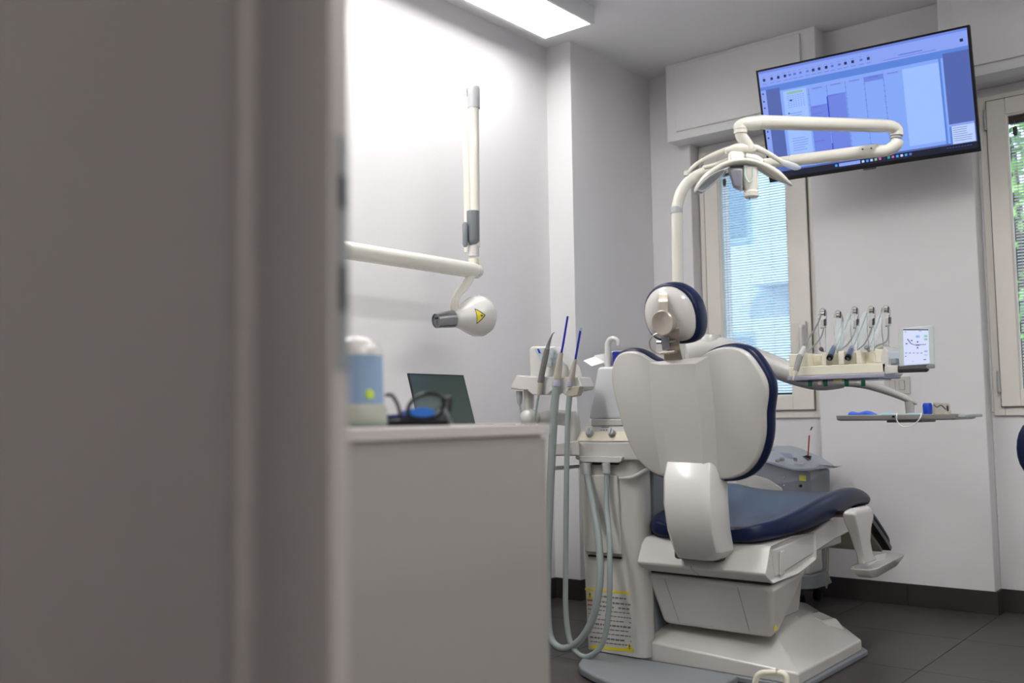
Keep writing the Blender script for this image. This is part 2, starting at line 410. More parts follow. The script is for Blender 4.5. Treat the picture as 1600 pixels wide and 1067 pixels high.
def emat(name, rgb, e=1.0):
    if name in MATS: return MATS[name]
    m = bpy.data.materials.new(name); m.use_nodes = True; nt = m.node_tree; b = nt.nodes['Principled BSDF']
    b.inputs['Base Color'].default_value = (.01, .01, .012, 1); b.inputs['Roughness'].default_value = .3
    b.inputs['Emission Color'].default_value = lin(rgb)+(1,); b.inputs['Emission Strength'].default_value = e*.60
    MATS[name] = m; return m
tvp = (TC, tn)
def inset(px, py, o): p = at(px, py, pl=tvp); return p+tn*o
pal = [('tv_desktop', (.30, .38, .66)), ('tv_ribbon', (.52, .62, .93)), ('tv_window', (.50, .64, .95)), ('tv_bar', (.33, .50, .84)), ('tv_light', (.60, .73, 1.0)),
       ('tv_block', (.41, .50, .86)), ('tv_line', (.30, .42, .78)), ('tv_deep', (.08, .16, .75)), ('tv_dark', (.10, .14, .34)), ('tv_task', (.03, .05, .16)),
       ('tv_green', (.10, .62, .60)), ('tv_pink', (.72, .38, .66)), ('tv_yell', (.55, .72, .62)), ('tv_cyan', (.25, .60, .95)), ('tv_white', (.72, .80, 1.0)), ('tv_purple', (.40, .36, .85))]
TM = [emat(n_, c_) for n_, c_ in pal]; TI = {n_[3:]: i for i, (n_, c_) in enumerate(pal)}
disp = MB()
# local screen coordinates: s 0..1 left-right, t 0..1 top-bottom of the lit area
S0, S1, T0, T1 = -W_+.012, W_-.012, H_-.010, -H_+.018
def sq(s, t, o): return tq(S0+(S1-S0)*s, T0+(T1-T0)*t, o)
def rect(s0, t0, s1, t1, c, lv=1):
    disp.add([sq(s0, t1, .0004*lv+.0006), sq(s1, t1, .0004*lv+.0006), sq(s1, t0, .0004*lv+.0006), sq(s0, t0, .0004*lv+.0006)], [(0, 1, 2, 3)], TI[c])
rect(0, 0, 1, 1, 'desktop', 0)
rect(0, 0, 1, .145, 'ribbon'); rect(0, .0, 1, .02, 'block', 1.5)
rect(0, .145, 1, .175, 'bar')
rect(.0, .175, .028, .80, 'ribbon')
rect(.10, .19, .885, .93, 'window'); rect(.10, .175, .885, .205, 'bar', 2)
rect(.70, .235, .865, .90, 'light', 2); rect(.245, .235, .70, .26, 'ribbon', 2)
rect(.115, .22, .235, .91, 'light', 2); rect(.865, .205, .875, .93, 'bar', 3)
for i in range(5):
    s = .245+i*.0915
    rect(s, .235, s+.0015, .92, 'line', 3)
    for j in range(13): rect(s-.004, .29+j*.048, s+.006, .293+j*.048, 'line', 4)
    rect(s+.02, .243, s+.07, .249, 'line', 4)
rect(.335, .33, .425, .90, 'block', 3); rect(.245, .40, .332, .52, 'block', 3); rect(.245, .55, .332, .86, 'block', 3); rect(.52, .235, .61, .28, 'block', 3)
rect(.332, .34, .337, .60, 'deep', 5); rect(.332, .76, .337, .90, 'deep', 5)
for s, t in ((.25, .41), (.25, .47), (.25, .56), (.25, .72), (.34, .335)): rect(s, t, s+.05, t+.006, 'purple', 5)
rect(.135, .235, .215, .255, 'yell', 4)
for j in range(7):
    for i in range(7): rect(.135+i*.013, .27+j*.017, .142+i*.013, .274+j*.017, 'line', 4)
rect(.145, .305, .158, .318, 'dark', 5)
for j in range(5): rect(.135, .43+j*.022, .195+random.random()*.03, .434+j*.022, 'line', 4)
for j in range(6): rect(.135, .66+j*.022, .19+random.random()*.03, .664+j*.022, 'line', 4)
for t in (.42, .47, .52): rect(.13, t, .138, t+.012, 'dark', 5)
for i, s in enumerate([.02, .06, .095, .13, .155, .18, .21, .245, .275, .305, .34, .37, .405, .435, .47, .51, .545]):
    c = 'dark' if i not in (4, 5, 6, 7, 11, 12, 15) else 'line'
    h = .014 if c == 'dark' else .010
    rect(s, .083-h/2*1.8, s+.013, .083+h/2*1.8, c, 4); rect(s-.004, .118, s+.018, .122, 'line', 4); rect(s-.002, .055, s+.012, .058, 'line', 4)
for t in (.20, .27, .33, .40, .47, .55, .61): rect(.008, t, .016, t+.014, 'dark', 5)
rect(.69, .105, .80, .112, 'line', 4); rect(.62, .125, .86, .129, 'purple', 4); rect(.965, .08, .98, .105, 'dark', 4)
rect(.885, .77, .995, .94, 'white', 6); rect(.885, .77, .895, .94, 'bar', 7); rect(.885, .77, .995, .79, 'ribbon', 8)
for j in range(7): rect(.90, .805+j*.018, .955+random.random()*.03, .808+j*.018, 'dark', 8)
rect(0, .945, 1, 1, 'task', 3)
rect(.355, .952, .46, .982, 'ribbon', 5); rect(.335, .957, .347, .978, 'cyan', 5)
for i, c in enumerate(['white', 'cyan', 'white', 'yell', 'pink', 'dark', 'green', 'pink', 'cyan', 'white', 'cyan', 'line']):
    rect(.468+i*.0205, .957, .480+i*.0205, .978, c, 5)
for i in range(9): rect(.865+i*.013, .965, .872+i*.013, .969, 'line', 5)
disp.build('display', TM, tv, smooth=False)
MB().prism([tq(-.03, -H_, .0), tq(.03, -H_, .0), tq(.028, -H_-.008, 0), tq(-.028, -H_-.008, 0)], -tn*.012).build('sensor_tab', DGREY, tv, smooth=False)

# light switch on the pier
sw = thing('light_switch', 'double white wall switch plate behind the instrument table arm', 'switch', (-1.56, YW, 1.07))
MB().box((-1.626, YW-.010, 1.027), (-1.503, YW, 1.113)).build('plate', WHITE2, sw, bevel=.003)
for x0_ in (-1.598, -1.552):
    MB().box((x0_, YW-.0135, 1.048), (x0_+.024, YW-.009, 1.093)).build('rocker', WHITE2, sw, bevel=.001)
    g = MB(); ringframe(g, x0_-.0015, x0_+.0255, 1.0465, 1.0945, .001, .001, .001, .001, YW-.0108, YW-.0095); g.build('rocker_gap', SEAM_SHADE, sw, smooth=False)

# ================================================================== X-RAY UNIT on the left wall
xr = thing('xray_unit', 'wall mounted dental x-ray arm with round white tube head', 'x-ray machine', (XL, 1.55, 1.59))
XA = -2.80
za = (at(545, 391, x=XA).z+at(735, 422, x=XA).z)/2
pe = at(743, 424, x=XA)
MB().box((XL, 1.42, za-.16), (XL+.06, 1.68, za+.16)).build('wall_plate', WHITE, xr, bevel=.01, seg=3)
MB().tube([(XL+.05, 1.55, za), (XA, 1.60, za)], .03, 16, 1).build('wall_joint', WHITE, xr)
MB().lathe((XA, 1.52, za), (0, 1, 0), [(0, .01), (.004, .03), (.02, .0345), (pe.y-1.53, .0345), (pe.y-1.53+.001, .032), (pe.y-1.525, .032), (pe.y-1.5245, .0335), (pe.y-1.51, .0335), (pe.y-1.495, .026), (pe.y-1.493, .004)], 24).build('horizontal_arm', IVORY, xr)
pz = lambda px, py: at(px, py, x=XA)
top = pz(741, 130); a1 = pz(740, 168); a2 = pz(738, 332)
MB().lathe((XA, a1.y, pz(739, 385).z), (0, 0, 1), [(0, .021), (top.z-.03-pz(739, 385).z, .024)], 20).build('front_pole', IVORY, xr)
yy = at(731, 300, x=XA-.035).y
MB().lathe((XA-.035, yy, pz(739, 400).z+.02), (0, 0, 1), [(0, .02), (.70, .02)], 16).build('rear_pole', IVORY, xr)
cap = MB().lathe((XA, a1.y+.002, a1.z-.004), (0, 0, 1), [(0, .0275), (.05, .0275), (top.z-a1.z-.02, .0275), (top.z-a1.z-.008, .024), (top.z-a1.z+.004, .012), (top.z-a1.z+.006, .001)], 24).build('top_cap', LGREY, xr)
MB().box((XA-.045, a1.y-.02, a1.z-.045), (XA-.022, a1.y+.02, top.z-.02)).build('cap_flap', LGREY, xr, bevel=.005)
zb = pz(739, 382).z; zt2 = pz(739, 330).z
MB().lathe((XA, a2.y+.004, zb), (0, 0, 1), [(0, .014), (.006, .022), (.016, .0275), (zt2-zb, .0275)], 24).build('joint_sleeve', MGREY, xr)
MB().lathe((XA-.012, a2.y-.036, zb-.014), (0, 0, 1), [(0, .006), (.01, .012), (.10, .012), (.11, .005)], 14).build('release_lever', MGREY, xr)
z0_ = pz(739, 412).z
MB().lathe((XA, a2.y+.006, pz(739, 400).z), (0, 0, 1), [(0, .0235), (.045, .0235)], 20).build('pivot_pin', WHITE, xr)
MB().lathe((XA, a2.y+.006, z0_), (0, 0, 1), [(0, .0245), (.022, .0245)], 20).build('pivot_ring', CREAM, xr)
hd = Vector((-.22, -.95, -.14)).normalized()
hc = at(744, 494, x=XA+.02)
MB().tube([pz(740, 411), pz(738, 425), pz(728, 445), pz(715, 460), pz(710, 478), pz(714, 492)], [.022, .021, .019, .0165, .0165, .018], 14, 5).build('neck', IVORY, xr)
head = MB().lathe(hc, hd, [(-.075, .002), (-.0745, .035), (-.068, .058), (-.05, .078), (-.02, .090), (.015, .087), (.05, .070), (.08, .052), (.105, .041), (.125, .036), (.126, .034)], 40).build('tube_head', WHITE, xr, ang=60)
MB().lathe(hc, hd, [(.124, .0375), (.125, .0382), (.212, .0315), (.213, .030), (.205, .0275), (.204, .001)], 32).build('beam_cone', STEEL, head)
MB().lathe(hc+hd*.2045, hd, [(0, .0265), (.001, .0265)], 24).build('cone_face', MGREY, head)
U_ = (Vector((0, 0, 1))-hd*hd.z).normalized(); V_ = hd.cross(U_)
MB().prism([hc+hd*.207+U_*a_+V_*b_ for a_, b_ in ((.006, -.012), (.006, .012), (.014, .012), (.014, -.012))], hd*.001).build('cone_mark', BLACK, head, smooth=False)
MB().prism([hc+hd*.207+U_*a_+V_*b_ for a_, b_ in ((-.018, -.008), (-.016, .008), (-.014, .002), (0, .002), (0, -.002), (-.014, -.002))], hd*.001).build('cone_mark', DGREY, head, smooth=False)
# control grille at rear
MB().lathe(hc-hd*.066, hd, [(-.008, .03), (-.007, .048), (0, .060), (.004, .061)], 30).build('rear_ring', LGREY, head)
# warning triangle lies on the head surface facing the camera
side = ((CP-hc) - hd*(CP-hc).dot(hd)).normalized(); up_ = hd.cross(side)
def hs(t, a_, off=0):
    # surface point on the tube head
    prof = [(-.02, .090), (.015, .087), (.05, .070), (.08, .052), (.105, .041)]
    for (t0, r0), (t1, r1) in zip(prof, prof[1:]):
        if t0 <= t <= t1: r = r0+(r1-r0)*(t-t0)/(t1-t0)
    return hc+hd*t+(side*math.cos(a_)+up_*math.sin(a_))*(r+off)
def tri(s, off): return [hs(.052+.000*s, .50*s, off), hs(.052, -.50*s, off), hs(.052-.036*s-(1-s)*.012, 0.0, off)]
def patch(s, off):
    a, b, c = .050-(1-s)*.010, .50*s, .050-.036*s-(1-s)*.010
    n = 6; mb = MB(); rows = []
    for i in range(n+1):
        f = i/n; t = a+(c-a)*f; ww = b*(1-f); rows.append([hs(t, ww*(-1+2*k/4), off) for k in range(5)])
    vs = [p for r in rows for p in r]; fs = [(i*5+k, i*5+k+1, (i+1)*5+k+1, (i+1)*5+k) for i in range(n) for k in range(4)]
    return mb.add(vs, fs)
patch(1, .0010).build('warning_border', DGREY, head)
patch(.78, .0016).build('warning_sticker', YEL, head)
MB().add([hs(.034, .05, .0022), hs(.034, -.05, .0022), hs(.026, -.05, .0022), hs(.026, .05, .0022)], [(0, 1, 2, 3)]).build('warning_symbol', DGREY, head)

# ================================================================== DENTAL UNIT TOWER
tw = thing('dental_unit_tower', 'white dental unit tower with knobs, cuspidor top and yellow warning label', 'dental unit', (-2.1, 3.4, 0))
YT = 3.19
def TY(px, py, y=YT): return at(px, py, y=y)
xl0, xl1 = -2.231, -2.256; xr0 = -1.962
def rrect(x0, x1, y0, y1, r, z, n=4):
    pts = []; R_ = r
    for cx_, cy_, a0 in ((x0+.01, y0+.01, 180), (x1-r, y0+r, 270), (x1-r, y1-r, 0), (x0+.01, y1-.01, 90)):
        r = R_ if cx_ > (x0+x1)/2 else .01
        for k in range(n+1):
            a = math.radians(a0+90*k/n); pts.append(Vector((cx_+r*math.cos(a), cy_+r*math.sin(a), z)))
    return pts
b = MB(); b.loft([rrect(xl0, xr0, YT, 3.285, .045, .035), rrect(xl0-.008, xr0, YT, 3.285, .045, .30), rrect(xl1, xr0-.003, YT, 3.285, .045, .772)])
b.build('column', WHITE2, tw, bevel=.003)
b = MB(); pts = [at(903, 1037, z=.03), at(907, 1044, z=.03), at(925, 1054, z=.03), at(952, 1066, z=.03), at(990, 1080, z=.03), Vector((-1.72, 2.95, .03)), Vector((-1.58, 3.05, .03)), Vector((-1.60, 3.205, .03)), Vector((-2.045, 3.205, .03)), Vector((-2.075, 3.75, .03)), Vector((-2.2, 3.75, .03)), Vector((-2.29, 3.6, .03)), at(908, 1029, z=.03)]
b.prism([p-Vector((0, 0, .028)) for p in pts], (0, 0, .03)).build('floor_plate', MGREY, tw, bevel=.01, seg=3)
# gray spine between tower and chair
MB().box((-2.22, 3.286, .034), (-1.974, 3.70, .765)).build('rear_body', MGREY, tw, bevel=.01)
# cover panel
cv = MB().prism([TY(910, 742), TY(966, 742), TY(973, 866), TY(915, 861)], (0, -.012, 0)).build('service_cover', WHITE2, tw, bevel=.004)
MB().prism([TY(921, 866), TY(972, 870), TY(972, 873), TY(921, 869)], (0, -.009, 0)).build('cover_gap', BLACK, tw, smooth=False)
# sloping white shoulder on the right
MB().tube([TY(968, 747, 3.18), TY(990, 745, 3.18), Vector((-1.955, 3.24, .742)), Vector((-1.958, 3.40, .765)), Vector((-1.958, 3.60, .77))], [.004, .008, .010, .010, .008], 10, 4).build('grab_rail', WHITE, tw)
# band and panel housing
MB().prism([TY(905, 713, 3.165), TY(973, 714, 3.165), TY(970, 721, 3.165), TY(966, 723, 3.165), TY(911, 722, 3.165), TY(906, 719, 3.165)], (0, .03, 0)).build('hose_bracket', WHITE, tw, bevel=.002)
for a_, b_ in ((925, 935), (953, 963)):
    MB().prism([TY(a_, 722.5, 3.168), TY(b_, 723, 3.168), TY(b_, 726.5, 3.168), TY(a_, 726, 3.168)], (0, .02, 0)).build('slot', BLACK, tw, smooth=False)
zq = lambda py: at(940, py, y=YT).z
zA, zB, zC_, zD = .772, zq(690), zq(665), zq(655)
hz = MB(); X0, X1 = -2.262, -1.955
hz.hexa([(X0, 3.175, zA), (X1, 3.175, zA), (X1, 3.68, zA), (X0, 3.68, zA), (X0+.002, 3.178, zB), (X1, 3.178, zB), (X1, 3.68, zB), (X0+.002, 3.68, zB)])
hz.build('control_housing', WHITE, tw, bevel=.008, seg=3)
MB().hexa([(X0+.003, 3.178, zB-.001), (X1-.002, 3.178, zB-.001), (X1-.002, 3.67, zB-.001), (X0+.003, 3.67, zB-.001), (X0+.010, 3.215, zC_), (X1-.008, 3.215, zC_), (X1-.008, 3.66, zC_), (X0+.010, 3.66, zC_)]).build('control_head', WHITE, tw, bevel=.006, seg=3)
def slope(u, v, o=0):  # u 0..1 across, v 0..1 up the sloping control face
    n_ = Vector((0, -(zC_-zB), -.037)).normalized()*-1
    n_ = Vector((0, -(zC_-zB), .037)).normalized()
    return Vector((X0+.008+(X1-X0-.018)*u, 3.178+.037*v, zB+(zC_-zB)*v))+n_*o
CREAMP = mat('cream_panel', (.90, .87, .78), .5)
cp = MB().add([slope(.04, .05, .001), slope(.98, .05, .001), slope(.98, .62, .001), slope(.80, .62, .001), slope(.04, .62, .001)], [(0, 1, 2, 3, 4)]).build('control_sticker', CREAMP, tw)
for u in (.19, .55):
    c_ = slope(u, .48, 0); n_ = (slope(u, .48, 1)-c_)
    kn = MB().lathe(c_, n_, [(0, .017), (.003, .017), (.004, .014), (.016, .013), (.018, .010), (.0182, .001)], 20).build('knob', LGREY, tw)
    MB().prism([c_+n_*.004+Vector((x_, 0, 0))+(slope(u, 1, 0)-slope(u, 0, 0)).normalized()*y_ for x_, y_ in ((-.003, -.013), (.003, -.013), (.003, .014), (-.003, .014))], n_*.020).build('knob_grip', LGREY, kn, bevel=.001)
for i in range(4): MB().lathe(slope(.35+i*.045, .72, 0), slope(.5, .5, 1)-slope(.5, .5, 0), [(0, .003), (.001, .003)], 10).build('indicator', MGREY, tw)
MB().add([slope(.34, .84, .001), slope(.46, .84, .001), slope(.46, .92, .001), slope(.34, .92, .001)], [(0, 1, 2, 3)]).build('printed_mark', LAVG, tw)
MB().box((-2.205, 3.21, zC_-.001), (-1.97, 3.66, zD)).build('cuspidor_base', WHITE, tw, bevel=.004)
# cuspidor
zE = at(940, 573, y=3.25).z
cus = MB().hexa([(at(920, 651, y=3.23).x, 3.225, zD), (-1.965, 3.225, zD), (-1.965, 3.6, zD), (at(920, 651, y=3.23).x, 3.6, zD), (at(932, 573, y=3.25).x, 3.255, zE), (-2.0, 3.255, zE), (-2.0, 3.56, zE), (at(932, 573, y=3.25).x, 3.56, zE)])
cus.build('cuspidor_body', LGREY if False else mat('cool_white_plastic', (.82, .83, .84), .25, coat=.3), tw, bevel=.012, seg=3)
sp = lambda px, py: at(px, py, y=3.30)
MB().tube([sp(950, 574), sp(950, 550), sp(950, 538), sp(953, 531), sp(959, 529), sp(965, 532), sp(966, 540)], [.014, .0135, .013, .012, .010, .008, .007], 14, 4).build('cup_filler_spout', WHITE, tw)
tag(MB().prism([sp(956.5, 549), sp(975, 549), sp(975, 573), sp(957.5, 573)], (0, .05, 0)).build('tissue_box', BLUT, base=sp(965, 573), bevel=.004), 'small blue box on the unit tower, behind the spout', 'box')
nap = MB(); rr = [(sp(918, 564), sp(931, 572.5), sp(946, 572), sp(952, 551)), ]
nap.prism([sp(918, 564)+Vector((0, -.03, 0)), sp(931, 572.5)+Vector((0, -.03, 0)), sp(947, 564)+Vector((0, .02, 0)), sp(950, 548)+Vector((0, .05, 0)), sp(928, 556)+Vector((0, .02, 0))], (0, .004, .002))
nap.prism([sp(928, 556), sp(944, 572)+Vector((0, .01, 0)), sp(985, 566)+Vector((0, .05, 0)), sp(985, 545)+Vector((0, .08, 0)), sp(972, 545)+Vector((0, .05, 0))], (0, .004, .002))
tag(nap.build('paper_napkin', PAPER, base=sp(940, 573)), 'folded white paper napkins lying on the cuspidor top', 'napkin')
# label
yl = YT-.0012
def LQ(px0, py0, px1, py1, sk=.205):
    f = lambda px, py: at(px, py, y=yl)
    return [f(px0, py1), f(px1, py1+(px1-px0)*sk*.45), f(px1, py0+(px1-px0)*sk*.45), f(px0, py0)]
lab = MB()
lab.add(LQ(914, 918.5, 984, 922), [(0, 1, 2, 3)], 0)
lab.add(LQ(923, 1008, 990, 1012.5), [(0, 1, 2, 3)], 0)
random.seed(9)
for j in range(11):
    y_ = 929+j*7.2; x_ = 917+j*.55 + (12 if j == 0 else 0)
    x = x_
    while x < 981+j*.6:
        wd = random.uniform(2.5, 7); col = 2 if (j in (1, 2, 3, 4, 5) and x < 926+j*.5) else 1; hf = col == 2
        hh = 2.6 if j in (0, 1, 6, 9, 2) else 1.5
        if hf: wd = max(wd, 8)
        if hf or random.random() < .9: lab.add(LQ(x, y_+(x-x_)*.11, min(x+wd, 986), y_+(x-x_)*.11+hh), [(0, 1, 2, 3)], col)
        x += wd+1.2
for cx_, cy_ in ((921.5, 929), (983.5, 1010)):
    f = lambda px, py: at(px, py, y=yl-.0005)
    lab.add([f(cx_-5, cy_+5), f(cx_+5, cy_+5), f(cx_, cy_-6)], [(0, 1, 2)], 0)
    f = lambda px, py: at(px, py, y=yl-.001)
    lab.add([f(cx_-.9, cy_+1.5), f(cx_+.9, cy_+1.5), f(cx_+.9, cy_-2.5), f(cx_-.9, cy_-2.5)], [(0, 1, 2, 3)], 3)
    lab.add([f(cx_-.9, cy_+4), f(cx_+.9, cy_+4), f(cx_+.9, cy_+2.4), f(cx_-.9, cy_+2.4)], [(0, 1, 2, 3)], 3)
lab.build('warning_label', [YEL, TXT, RTXT, DGREY], tw, smooth=False)
MB().lathe(TY(996, 1029, 3.20), (0, -1, 0), [(0, .004), (.003, .003)], 8).build('screw', MGREY, tw)

# assistant's arm and instrument rest (left of the tower)
ar = thing('assistant_console', 'white assistant console with grey key panel, left of the unit tower', 'dental console', at(880, 700, y=3.25))
YA = 3.10
def AY(px, py, o=0): return at(px, py, y=YA+o)
MB().prism([AY(797, 607), AY(812, 609), AY(826, 609), AY(828, 588), AY(807, 586)], (0, .10, 0)).build('left_wing', WHITE, ar, bevel=.004)
MB().prism([AY(825, 588), AY(903, 589), AY(909, 604), AY(906, 609), AY(893, 611), AY(884, 618), AY(876, 613), AY(862, 611), AY(855, 617), AY(832, 617), AY(824, 610)], (0, .09, 0)).build('rest_bar', WHITE, ar, bevel=.005)
for a_, b_ in ((846, 852), (869, 876), (888, 894)):
    MB().prism([AY(a_, 588, -.004), AY(b_, 588, -.004), AY(b_-.5, 616, -.004), AY(a_-.5, 616, -.004)], (0, .008, 0)).build('holder_notch', LGREY, ar, bevel=.003)
kp = MB().prism([AY(828, 590, .02), AY(826.5, 545, .02), AY(831, 541, .02), AY(866, 541, .02), AY(888, 572, .02), AY(893, 590, .02)], (0, .08, 0)).build('keypad_housing', WHITE, ar, bevel=.006)
MB().prism([AY(835, 545, .018), AY(864, 544, .018), AY(884, 570, .018), AY(849, 573, .018)], (0, .003, 0)).build('keypad', mat('keypad_grey_blue', (.72, .77, .79), .4), kp, smooth=False)
for i in range(4):
    for j in range(3):
        MB().lathe(AY(846+i*6.5+j*2, 552+j*8, .017), (0, -1, 0), [(0, .004), (.001, .004)], 10).build('key', LGREY, kp)
MB().prism([AY(839, 545, .0165), AY(842, 545, .0165), AY(845, 552, .0165), AY(842, 552, .0165)], (0, .002, 0)).build('key_mark', BLUT, kp, smooth=False)
MB().lathe(AY(812, 632, .03), (0, 0, 1), [(0, .006), (.006, .010), (.03, .013), (.055, .014)], 14).build('socket', LGREY, ar)
MB().lathe(AY(827, 650, .05), (0, 0, 1), [(0, .014), (.05, .020), (.11, .022)], 14).build('console_stem', WHITE2, ar)
MB().lathe(AY(828, 652, .04)-Vector((0, .02, 0)), (0, 1, 0), [(-.02, .004), (-.018, .018), (-.008, .03), (.02, .034), (.05, .03), (.06, .02)], 24).build('ball_joint', WHITE, ar)
MB().tube([AY(840, 655, .08), AY(870, 652, .12), AY(893, 655, .16)], [.022, .026, .026], 14, 3, asp=1.2).build('link_arm', WHITE, ar)
MB().lathe(AY(896, 700, .16), (0, 0, 1), [(0, .03), (.01, .034), (.10, .03), (.13, .026), (.15, .012)], 20).build('arm_pivot', WHITE2, ar)
MB().hexa([AY(862, 712, .05), AY(905, 712, .05), AY(905, 712, .3), AY(862, 712, .3), AY(870, 692, .05), AY(905, 688, .05), AY(905, 688, .3), AY(870, 692, .3)]).build('tower_bracket', WHITE2, ar, bevel=.006)
MB().prism([at(862, 735, y=3.4), at(883, 733, y=3.4), at(900, 726, y=3.4), at(862, 728, y=3.4)], (0, .15, 0)).build('side_tray', PAPER, ar, bevel=.003)

HD = 3.95
# instruments with hoses
sc1 = thing('scaler_handpiece', 'dark grey ultrasonic scaler with a thin curved tip, leftmost in the console', 'handpiece', AY(848, 600, -.012))
o_ = -.014
MB().tube([AY(844, 598, o_), AY(852, 558, o_), AY(855, 545, o_)], [.0115, .0125, .0105], 14, 3).build('grip', mat('scaler_grip', (.46, .45, .44), .4), sc1)
MB().tube([AY(855, 546, o_), AY(858, 535, o_), AY(861, 527, o_), AY(864, 521, o_), AY(867, 519, o_)], [.0095, .006, .004, .0022, .001], 10, 3).build('tip', STEEL, sc1)
MB().tube([AY(843, 617, o_), AY(845, 598, o_)], [.009, .011], 12, 1).build('collar', BEIGE, sc1)
MB().tube([AY(842, 615, o_), AY(838, 640, o_), AY(834, 680, o_), AY(834, 790, o_), AY(832, 880, o_), AY(827, 925, .02), AY(821, 880, .05), AY(822, 760, .07), AY(826, 672, .07)], .0045, 8, 5).build('hose', HOSE, sc1)
tip = MB()
tg = thing('curing_cable', 'thin grey cable hanging from the left end of the assistant console', 'cable', AY(812, 632, .03))
MB().tube([AY(812, 632, .03), AY(815, 660, .03), AY(815, 760, .03), AY(815, 850, .05), AY(819, 885, .07), AY(824, 850, .08), AY(825, 760, .09), AY(828, 672, .09)], .004, 8, 5).build('cable', HOSE, tg)
s2 = thing('suction_handpiece', 'thick suction handpiece with the taller blue tube tip', 'handpiece', AY(873, 600, -.014))
MB().tube([AY(869, 604, o_), AY(872, 580, o_), AY(875, 561, o_), AY(877, 551, o_)], [.017, .0155, .011, .0085], 16, 3).build('body', BEIGE, s2)
MB().lathe(AY(870, 604, o_), AY(871, 590, o_)-AY(870, 604, o_), [(0, .0165), (.002, .0185), (.024, .0175), (.026, .016)], 18).build('collar', LAVG, s2)
MB().tube([AY(877, 552, o_), AY(879.5, 540, o_), AY(887, 494, o_)], [.0045, .0045, .0042], 10, 1).build('blue_tip', BLUT, s2)
MB().tube([AY(870, 603, o_), AY(866, 640, o_), AY(861, 740, o_), AY(856, 880, o_), AY(856, 960, o_), AY(862, 1000, o_), AY(882, 1013, o_), AY(908, 998, o_), AY(928, 960, o_), AY(938, 900, o_), AY(935, 840, .01), AY(926, 785, .04), AY(918, 745, .062), AY(916.5, 732, .065)], [.0165, .0165, .0155, .0145, .0145, .014, .014, .014, .014, .014, .014, .0135, .013, .013], 14, 6).build('hose', HOSE, s2)
MB().lathe(AY(916.5, 741, .065), (0, 0, 1), [(0, .0155), (.002, .0175), (.04, .0175), (.044, .016)], 18).build('hose_socket', LGREY, s2)
s3 = thing('suction_handpiece', 'thin suction handpiece with the shorter blue tube tip, nearest the tower', 'handpiece', AY(892, 600, -.014))
MB().tube([AY(890, 607, o_), AY(894, 585, o_), AY(897, 570, o_), AY(899, 561, o_)], [.013, .0125, .009, .006], 16, 3).build('body', BEIGE, s3)
MB().lathe(AY(891, 604, o_), AY(892, 592, o_)-AY(891, 604, o_), [(0, .012), (.002, .0145), (.02, .0140), (.022, .012)], 18).build('collar', LAVG, s3)
MB().tube([AY(899, 562, o_), AY(907, 516, o_)], .0045, 10, 1).build('blue_tip', BLUT, s3)
MB().tube([AY(907, 517, o_), AY(908, 512, o_)], .0045, 10, 1).build('tip_mouth', MASK, s3)
MB().prism([AY(881, 617, -.02), AY(892, 620, -.02), AY(902, 618, -.02), AY(906, 603, -.02), AY(890, 603, -.02)], (0, .03, 0)).build('holder_cup', BEIGE, s3, bevel=.004)
MB().tube([AY(890, 618, o_), AY(887, 660, o_), AY(885, 760, o_), AY(884, 880, o_), AY(884, 950, o_), AY(889, 995, o_), AY(900, 1018, o_), AY(918, 1026, o_), AY(940, 1008, o_), AY(950, 965, o_), AY(953, 900, o_), AY(952, 840, .01), AY(948, 790, .045), AY(948, 750, .062), AY(948, 735, .065)], [.012, .0105, .0105, .0105, .0105, .0105, .0105, .0105, .0105, .0105, .0105, .0105, .0105, .0105, .0105], 12, 6).build('hose', HOSE, s3)
MB().lathe(AY(948, 740, .065), (0, 0, 1), [(0, .0130), (.002, .0155), (.038, .0155), (.042, .014)], 18).build('hose_socket', LGREY, s3)

# ================================================================== DENTAL CHAIR
ch = thing('dental_chair', 'white and navy dental patient chair seen from behind', 'dental chair', (-1.72, 3.6, 0))
# base on floor
fp = [(-2.03, 3.22), (-1.38, 3.22), (-1.375, 3.86), (-1.56, 4.10), (-1.80, 4.34), (-2.0, 4.36), (-2.06, 4.1)]
fp2 = [(-2.02, 3.23), (-1.39, 3.23), (-1.39, 3.84), (-1.575, 4.08), (-1.805, 4.31), (-1.99, 4.33), (-2.045, 4.08)]
def ringz(pts, z, c=(-1.72, 3.7), s=1.0): return [Vector((c[0]+(x-c[0])*s, c[1]+(y-c[1])*s, z)) for x, y in pts]
MB().loft([ringz(fp, .0), ringz(fp, .022)]).build('base_edge', MGREY, ch, bevel=.006)
b = MB()
zs = [.075, .080, .085, .088, .105, .11, .10]
b.loft([ringz(fp2, .020), [Vector((p[0], p[1], zz)) for p, zz in zip(fp2, [.095, .062, .062, .070, .085, .09, .10])],
        [Vector(p) for p in [(-1.97, 3.34, .135), (-1.50, 3.34, .125), (-1.52, 3.72, .125), (-1.62, 3.92, .13), (-1.80, 4.08, .13), (-1.93, 4.08, .13), (-1.97, 3.95, .135)]],
        [Vector(p) for p in [(-1.93, 3.40, .16), (-1.55, 3.40, .155), (-1.57, 3.66, .16), (-1.66, 3.78, .165), (-1.80, 3.86, .165), (-1.89, 3.86, .165), (-1.93, 3.78, .165)]]])
b.build('base', WHITE2, ch, bevel=.008, seg=3, ang=60)
MB().hexa([(-1.64, 3.95, .080), (-1.46, 3.88, .080), (-1.50, 3.80, .08), (-1.64, 3.85, .08), (-1.60, 3.95, .131), (-1.50, 3.88, .125), (-1.53, 3.80, .125), (-1.62, 3.85, .131)]).build('base_rib', WHITE2, ch, bevel=.01)
c_ = at(1300, 977, z=.093)
MB().prism([at(1291, 968, z=.098), at(1296, 967, z=.096), at(1310, 984, z=.092), at(1305, 986, z=.092)], (0, 0, .002)).build('base_plate_mark', LGREY, ch, smooth=False)
